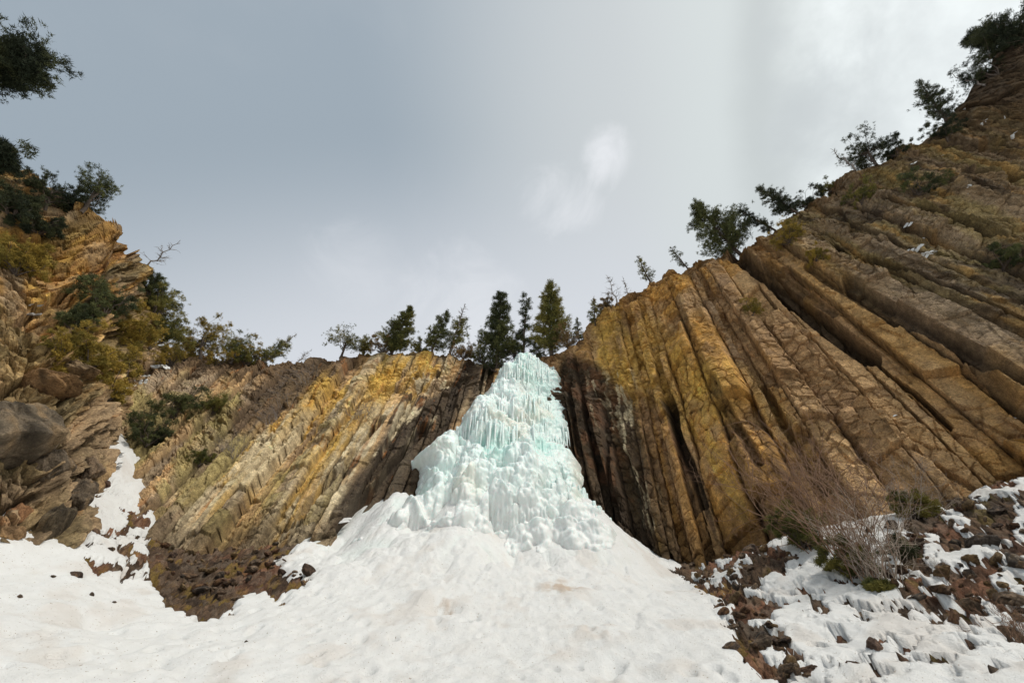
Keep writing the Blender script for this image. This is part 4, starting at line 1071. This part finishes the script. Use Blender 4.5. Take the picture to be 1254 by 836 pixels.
boulder('leaning dark slab in the open snow right of the rocky gully', 1072, 793, 10, (.7, 1, 1.0), 73, (.15, .10, .08), True, sink=-.1, group='big rocks in the right snow', rz=.5)
boulder('dark pointed slab cut by the bottom picture edge', 1068, 826, 12, (1.3, 1, .6), 74, (.11, .075, .06), True, sink=-.1, group='big rocks in the right snow', rz=-.5)
boulder('brown boulder at the bottom edge beside the rocky gully', 985, 828, 17, (1.3, 1, .7), 75, (.14, .085, .06), True, sink=0, group='big rocks in the right snow')
boulder('brown boulder above the bottom one in the rocky gully', 940, 808, 15, (1, 1, .8), 76, (.15, .09, .06), True, sink=0, group='big rocks in the right snow')
boulder('dark rock at the left bank of the rocky gully', 896, 792, 9, (1.2, 1, .7), 77, (.10, .075, .06), True, sink=0, group='big rocks in the right snow')
boulder('rounded grey boulder against the foot of the right cliff columns', 918, 678, 12, (1, 1, .9), 78, (.14, .11, .09), True, sink=0, group='big rocks in the right snow')
boulder('slab of pale grey rock upright in the snow of the right slope', 1245, 690, 12, (.6, 1, 1.4), 79, (.17, .15, .13), True, sink=0, group='big rocks in the right snow')
# loose rubble: many individual stones, copies of eight stones
protos = [rock_mesh(200+k, 4, c, 9, (1, .85, .6), .09) for k, c in enumerate([(.12, .08, .055), (.09, .06, .045), (.15, .11, .08), (.07, .05, .04), (.19, .13, .07), (.11, .09, .075), (.14, .08, .05), (.20, .15, .11)])]
for m_ in protos: m_.materials.append(M_BOULD)
rs = np.random.RandomState(77)
def scatter(poly, n, rmin, rmax, label, group, prob):
    xs_ = [p[0] for p in poly]; ys_ = [p[1] for p in poly]; c_ = 0; tries = 0
    while c_ < n and tries < n*60:
        tries += 1
        x = rs.uniform(min(xs_), min(max(xs_), 1290)); y = rs.uniform(min(ys_), min(max(ys_), 850))
        if sdpoly(np.array([x]), np.array([y]), poly)[0] > 0: continue
        p = hit(x, y, True, 3)
        if rs.rand() > prob(p): continue
        R = rmin+(rmax-rmin)*rs.rand()**2.5
        o = link('rock', protos[rs.randint(8)], None); o.location = (p[0], p[1], float(gz(np.array([p[0]]), np.array([p[1]]))[0])+R*.05)
        o.scale = (R*rs.uniform(.8, 1.3), R*rs.uniform(.8, 1.2), R*rs.uniform(.6, 1.1)); o.rotation_euler = tuple(rs.uniform(-.6, .6, 2))+(rs.uniform(0, 6.28),)
        tag(o, label, 'rock', group); c_ += 1
one = lambda p: 1.0
scatter(poA, 90, .05, .22, 'loose brown stone in the dark mossy rubble at the foot of the left cliff', 'stones of the left rubble patch', one)
scatter(poC, 95, .04, .17, 'loose dark stone in the rocky gully right of the snow cone', 'stones of the rocky gully', one)
scatter(poD, 105, .04, .20, 'loose dark stone in the snow patched rubble below the right cliff', 'stones of the right rubble slope', one)

# ------------------------------------------------------------------ snow caught on ledges
def snow_patch(label, px, py, L, w, ang, seed, ground=False):
    p = hit(px, py, ground); s_ = float(proj(p)[2]); sc_ = s_/F
    rs2 = np.random.RandomState(seed); n = 16; m = 8
    right = np.array([1., 0, 0]); upv = np.array([0, -ST, CT]); fw = np.array([0, CT, ST])
    ca, sa = math.cos(math.radians(ang)), math.sin(math.radians(ang))
    e1 = right*ca+upv*sa; e2 = -right*sa+upv*ca
    A, B_ = np.meshgrid(np.linspace(-1, 1, n), np.linspace(-1, 1, m))
    k_ = max(2, int(L/5)) if (w < 5 and L > 9) else 1; VV = []; QQ = []; c0 = 0
    for j_ in range(k_):
        lj = L/k_*rs2.uniform(.9, 1.5); wj = w*rs2.uniform(.35, 1.05); oj = ((j_+.5)/k_-.5)*L
        sj = rs2.normal(0, w*(.9 if w < 5 else .3)); aj = rs2.normal(0, .6 if w < 5 else .2); f1 = e1*math.cos(aj)+e2*math.sin(aj); f2 = -e1*math.sin(aj)+e2*math.cos(aj)
        wid = (1-A**2)**.5*(1+.6*vn(A*1.7, A*0, seed+j_)); hgt = (1-B_**2)*.6*(1-A**2)
        of_ = 1.0*vn(A*1.3, A*0+3, seed+1+j_)
        V = (e1*oj+e2*sj)*sc_+f1*((A*lj/2+.4*vn(B_*1.2, A*1, seed+j_+9))*sc_)[..., None]+f2*(((B_*wid*.5+of_*.6)*wj)*sc_)[..., None]-fw*(hgt*wj*sc_*.6+.06-.12*(B_**2))[..., None]
        V2 = V+fw*.25
        VV += [V.reshape(-1, 3), V2.reshape(-1, 3)]
        QQ += [gridfaces(m, n)+c0, gridfaces(m, n, True)+n*m+c0]; c0 += 2*n*m
    VV = np.concatenate(VV)
    me = mesh_np('snow_patch', VV, np.concatenate(QQ), col=np.broadcast_to(np.array([.78, .78, .77]), VV.shape))
    o = link('snow_patch', me, M_SNOW); o.location = tuple(p)
    return tag(o, label, 'snow patch', 'snow patches caught on the rock ledges')
sp = [(1184, 231, 12, 4, 50, 'bright snow patch in the dark crack high on the right cliff'), (1128, 290, 18, 3, 60, 'upper of the snow slivers in the middle of the right cliff'),
      (1122, 305, 18, 3, 30, 'middle of the snow slivers on the right cliff'), (1136, 312, 20, 3, 35, 'lower of the snow slivers on the right cliff'), (1116, 276, 8, 2, 55, 'topmost tiny snow sliver of the middle group on the right cliff'),
      (1180, 140, 12, 2.5, 60, 'snow streak under the topmost rocks at right'), (1205, 150, 10, 2, 55, 'snow streak right of the one under the topmost rocks'), (1228, 140, 12, 2.5, 60, 'snow streak nearest the right edge below the dark crag'),
      (1243, 165, 12, 2.5, 30, 'flat snow streak at the right edge under the crag'), (1150, 190, 8, 2, 50, 'tiny snow streak left below the dark crag'), (1120, 200, 7, 2, 60, 'tiny snow streak on the upper rim right of the flat bush'),
      (1240, 518, 12, 3, 10, 'small snow patch on the lower right columns at the edge'), (1096, 508, 5, 2, 20, 'tiny snow fleck on the brown column of the right cliff'),
      (195, 452, 20, 4, 15, 'snow patch on the ledge under the saddle trees'), (165, 466, 26, 4, 35, 'snow streak sloping down left from the ledge patch'), (142, 478, 10, 3, 40, 'small snow fleck below the sloping streak'),
      (135, 568, 26, 4, 50, 'thin snow line on the slab right of the gully'),
      (86, 606, 14, 6, 0, 'snow cap on the leaning slab'), (35, 385, 8, 3, 0, 'snow fleck on the bluff above the huge boulder'), (40, 377, 5, 2, 20, 'tiny snow fleck beside the bluff fleck'),
      (12, 507, 6, 2, 0, 'tiny snow fleck on the ledge over the huge boulder'), (415, 642, 16, 8, 10, 'lump of snow on the dark rock left of the ice foot'), (1250, 592, 20, 5, 20, 'snow strip at the foot of the right cliff')]
for k_, (x, y, L, w, a_, lab) in enumerate(sp):
    snow_patch(lab, x, y, L, w, a_, 900+k_)

# ------------------------------------------------------------------ sky, sun, camera
w = bpy.data.worlds.new('World'); scene.world = w; w.use_nodes = True
nt = w.node_tree; bg = nt.nodes['Background']
sky = nt.nodes.new('ShaderNodeTexSky'); sky.sky_type = 'NISHITA'; sky.sun_disc = False
SUN_EL, SUN_AZ = math.radians(48), math.radians(138)      # azimuth clockwise from +Y
sky.sun_elevation = SUN_EL; sky.sun_rotation = SUN_AZ; sky.air_density = 1.2; sky.dust_density = 2.0
tc = nt.nodes.new('ShaderNodeTexCoord')
def vmath(op, a, b=None):
    n = nt.nodes.new('ShaderNodeVectorMath'); n.operation = op
    nt.links.new(a, n.inputs[0])
    if b is not None:
        if isinstance(b, tuple): n.inputs[1].default_value = b
        else: nt.links.new(b, n.inputs[1])
    return n
def fmath(op, a, b, clamp=False):
    n = nt.nodes.new('ShaderNodeMath'); n.operation = op; n.use_clamp = clamp
    for i, v in enumerate((a, b)):
        if isinstance(v, (int, float)): n.inputs[i].default_value = v
        else: nt.links.new(v, n.inputs[i])
    return n.outputs[0]
def smap(v, a, b, c=0., d=1.):
    n = nt.nodes.new('ShaderNodeMapRange'); n.interpolation_type = 'SMOOTHSTEP'
    nt.links.new(v, n.inputs[0]); n.inputs[1].default_value = a; n.inputs[2].default_value = b; n.inputs[3].default_value = c; n.inputs[4].default_value = d
    return n.outputs[0]
def dirp(px, py):
    d = ray(px, py); return tuple(float(x) for x in d/np.linalg.norm(d))
D_ = tc.outputs['Generated']
nz1 = nt.nodes.new('ShaderNodeTexNoise'); nz1.inputs['Scale'].default_value = 3.2; nz1.inputs['Detail'].default_value = 7; nz1.inputs['Roughness'].default_value = .55; nz1.inputs['Distortion'].default_value = .4
nt.links.new(D_, nz1.inputs['Vector'])
nz2 = nt.nodes.new('ShaderNodeTexNoise'); nz2.inputs['Scale'].default_value = 1.3; nz2.inputs['Detail'].default_value = 5
nt.links.new(D_, nz2.inputs['Vector'])
dS = vmath('DOT_PRODUCT', D_, dirp(1120, 60)).outputs['Value']
dSn = fmath('ADD', dS, fmath('MULTIPLY', fmath('SUBTRACT', nz1.outputs[0], .5), .09))
base = mixc(nt, (.255, .30, .34), (.46, .485, .49), smap(dS, .55, .95))
sep = nt.nodes.new('ShaderNodeSeparateXYZ'); nt.links.new(D_, sep.inputs[0])
base = mixc(nt, base, (.52, .54, .57), smap(sep.outputs[1], .10, .58, 0., .95))
pa, pb = ray(900, -60), ray(893, 260)
pn = np.cross(pb, pa); pn /= np.linalg.norm(pn)
if pn@ray(1100, 100) < 0: pn = -pn
sd0 = vmath('DOT_PRODUCT', D_, tuple(float(x) for x in pn)).outputs['Value']      # signed angle to the right of the streak line
st1 = nt.nodes.new('ShaderNodeTexNoise'); st1.inputs['Scale'].default_value = 2.6; st1.inputs['Detail'].default_value = 7; st1.inputs['Roughness'].default_value = .6
nt.links.new(D_, st1.inputs['Vector'])
sdn = fmath('ADD', sd0, fmath('MULTIPLY', fmath('SUBTRACT', st1.outputs[0], .5), .10))
white = mixc(nt, base, (.50, .535, .53), fmath('MULTIPLY', smap(sd0, -.22, -.005), smap(sep.outputs[2], .72, .93)))
white = mixc(nt, white, (.42, .45, .445), fmath('MULTIPLY', smap(sdn, -.02, .06), smap(sep.outputs[2], .72, .90)))
bank = fmath('MULTIPLY', smap(sdn, .03, .16), smap(st1.outputs[0], .34, .60, .25, 1.0), True)
white = mixc(nt, white, (.68, .72, .715), bank)
white = mixc(nt, white, (.42, .45, .455), fmath('MULTIPLY', fmath('MULTIPLY', smap(nz1.outputs[0], .50, .64, 0., .7), smap(sd0, .34, .10)), smap(sd0, .0, .07)))
# small puffs
pz = nt.nodes.new('ShaderNodeTexNoise'); pz.inputs['Scale'].default_value = 7; pz.inputs['Detail'].default_value = 8; pz.inputs['Roughness'].default_value = .62; pz.inputs['Distortion'].default_value = .6
nt.links.new(D_, pz.inputs['Vector'])
for (x, y, lo, hi, amt) in [(680, 245, .9955, .9995, .85), (742, 190, .9978, .9997, .9), (435, 325, .992, .999, .3), (565, 375, .985, .999, .45)]:
    d_ = vmath('DOT_PRODUCT', D_, dirp(x, y)).outputs['Value']
    k_ = smap(fmath('ADD', d_, fmath('MULTIPLY', fmath('SUBTRACT', pz.outputs[0], .5), (hi-lo)*3.2)), lo, hi+(hi-lo)*1.2)
    white = mixc(nt, white, (.66, .67, .69), fmath('MULTIPLY', k_, amt))
white = mixc(nt, white, (.50, .51, .52), smap(nz1.outputs[0], .5, .8, 0., .08))
skyd = vmath('SCALE', sky.outputs[0]); skyd.inputs['Scale'].default_value = .10
tot = mixc(nt, skyd.outputs[0], white, .93)
sc10 = vmath('SCALE', tot); sc10.inputs['Scale'].default_value = 10.0
nt.links.new(sc10.outputs[0], bg.inputs['Color']); bg.inputs['Strength'].default_value = .1
sl = bpy.data.lights.new('sun', 'SUN'); sl.energy = 1.9; sl.angle = math.radians(10); sl.color = (1, .95, .86)
so_ = bpy.data.objects.new('sun', sl); COL.objects.link(so_)
sd_ = Vector((math.sin(SUN_AZ)*math.cos(SUN_EL), math.cos(SUN_AZ)*math.cos(SUN_EL), math.sin(SUN_EL)))
so_.rotation_euler = sd_.to_track_quat('Z', 'Y').to_euler()

cam = bpy.data.cameras.new('camera'); cam.sensor_width = 36; cam.lens = 36*F/W0; cam.clip_end = 2000; cam.clip_start = .05
co = bpy.data.objects.new('camera', cam); COL.objects.link(co)
co.location = tuple(EYE); co.rotation_euler = (math.radians(90)+TH, 0, 0)
scene.camera = co
vs = scene.view_settings; vs.view_transform = 'Standard'; vs.look = 'None'; vs.gamma = 1; vs.exposure = .5; vs.use_curve_mapping = False
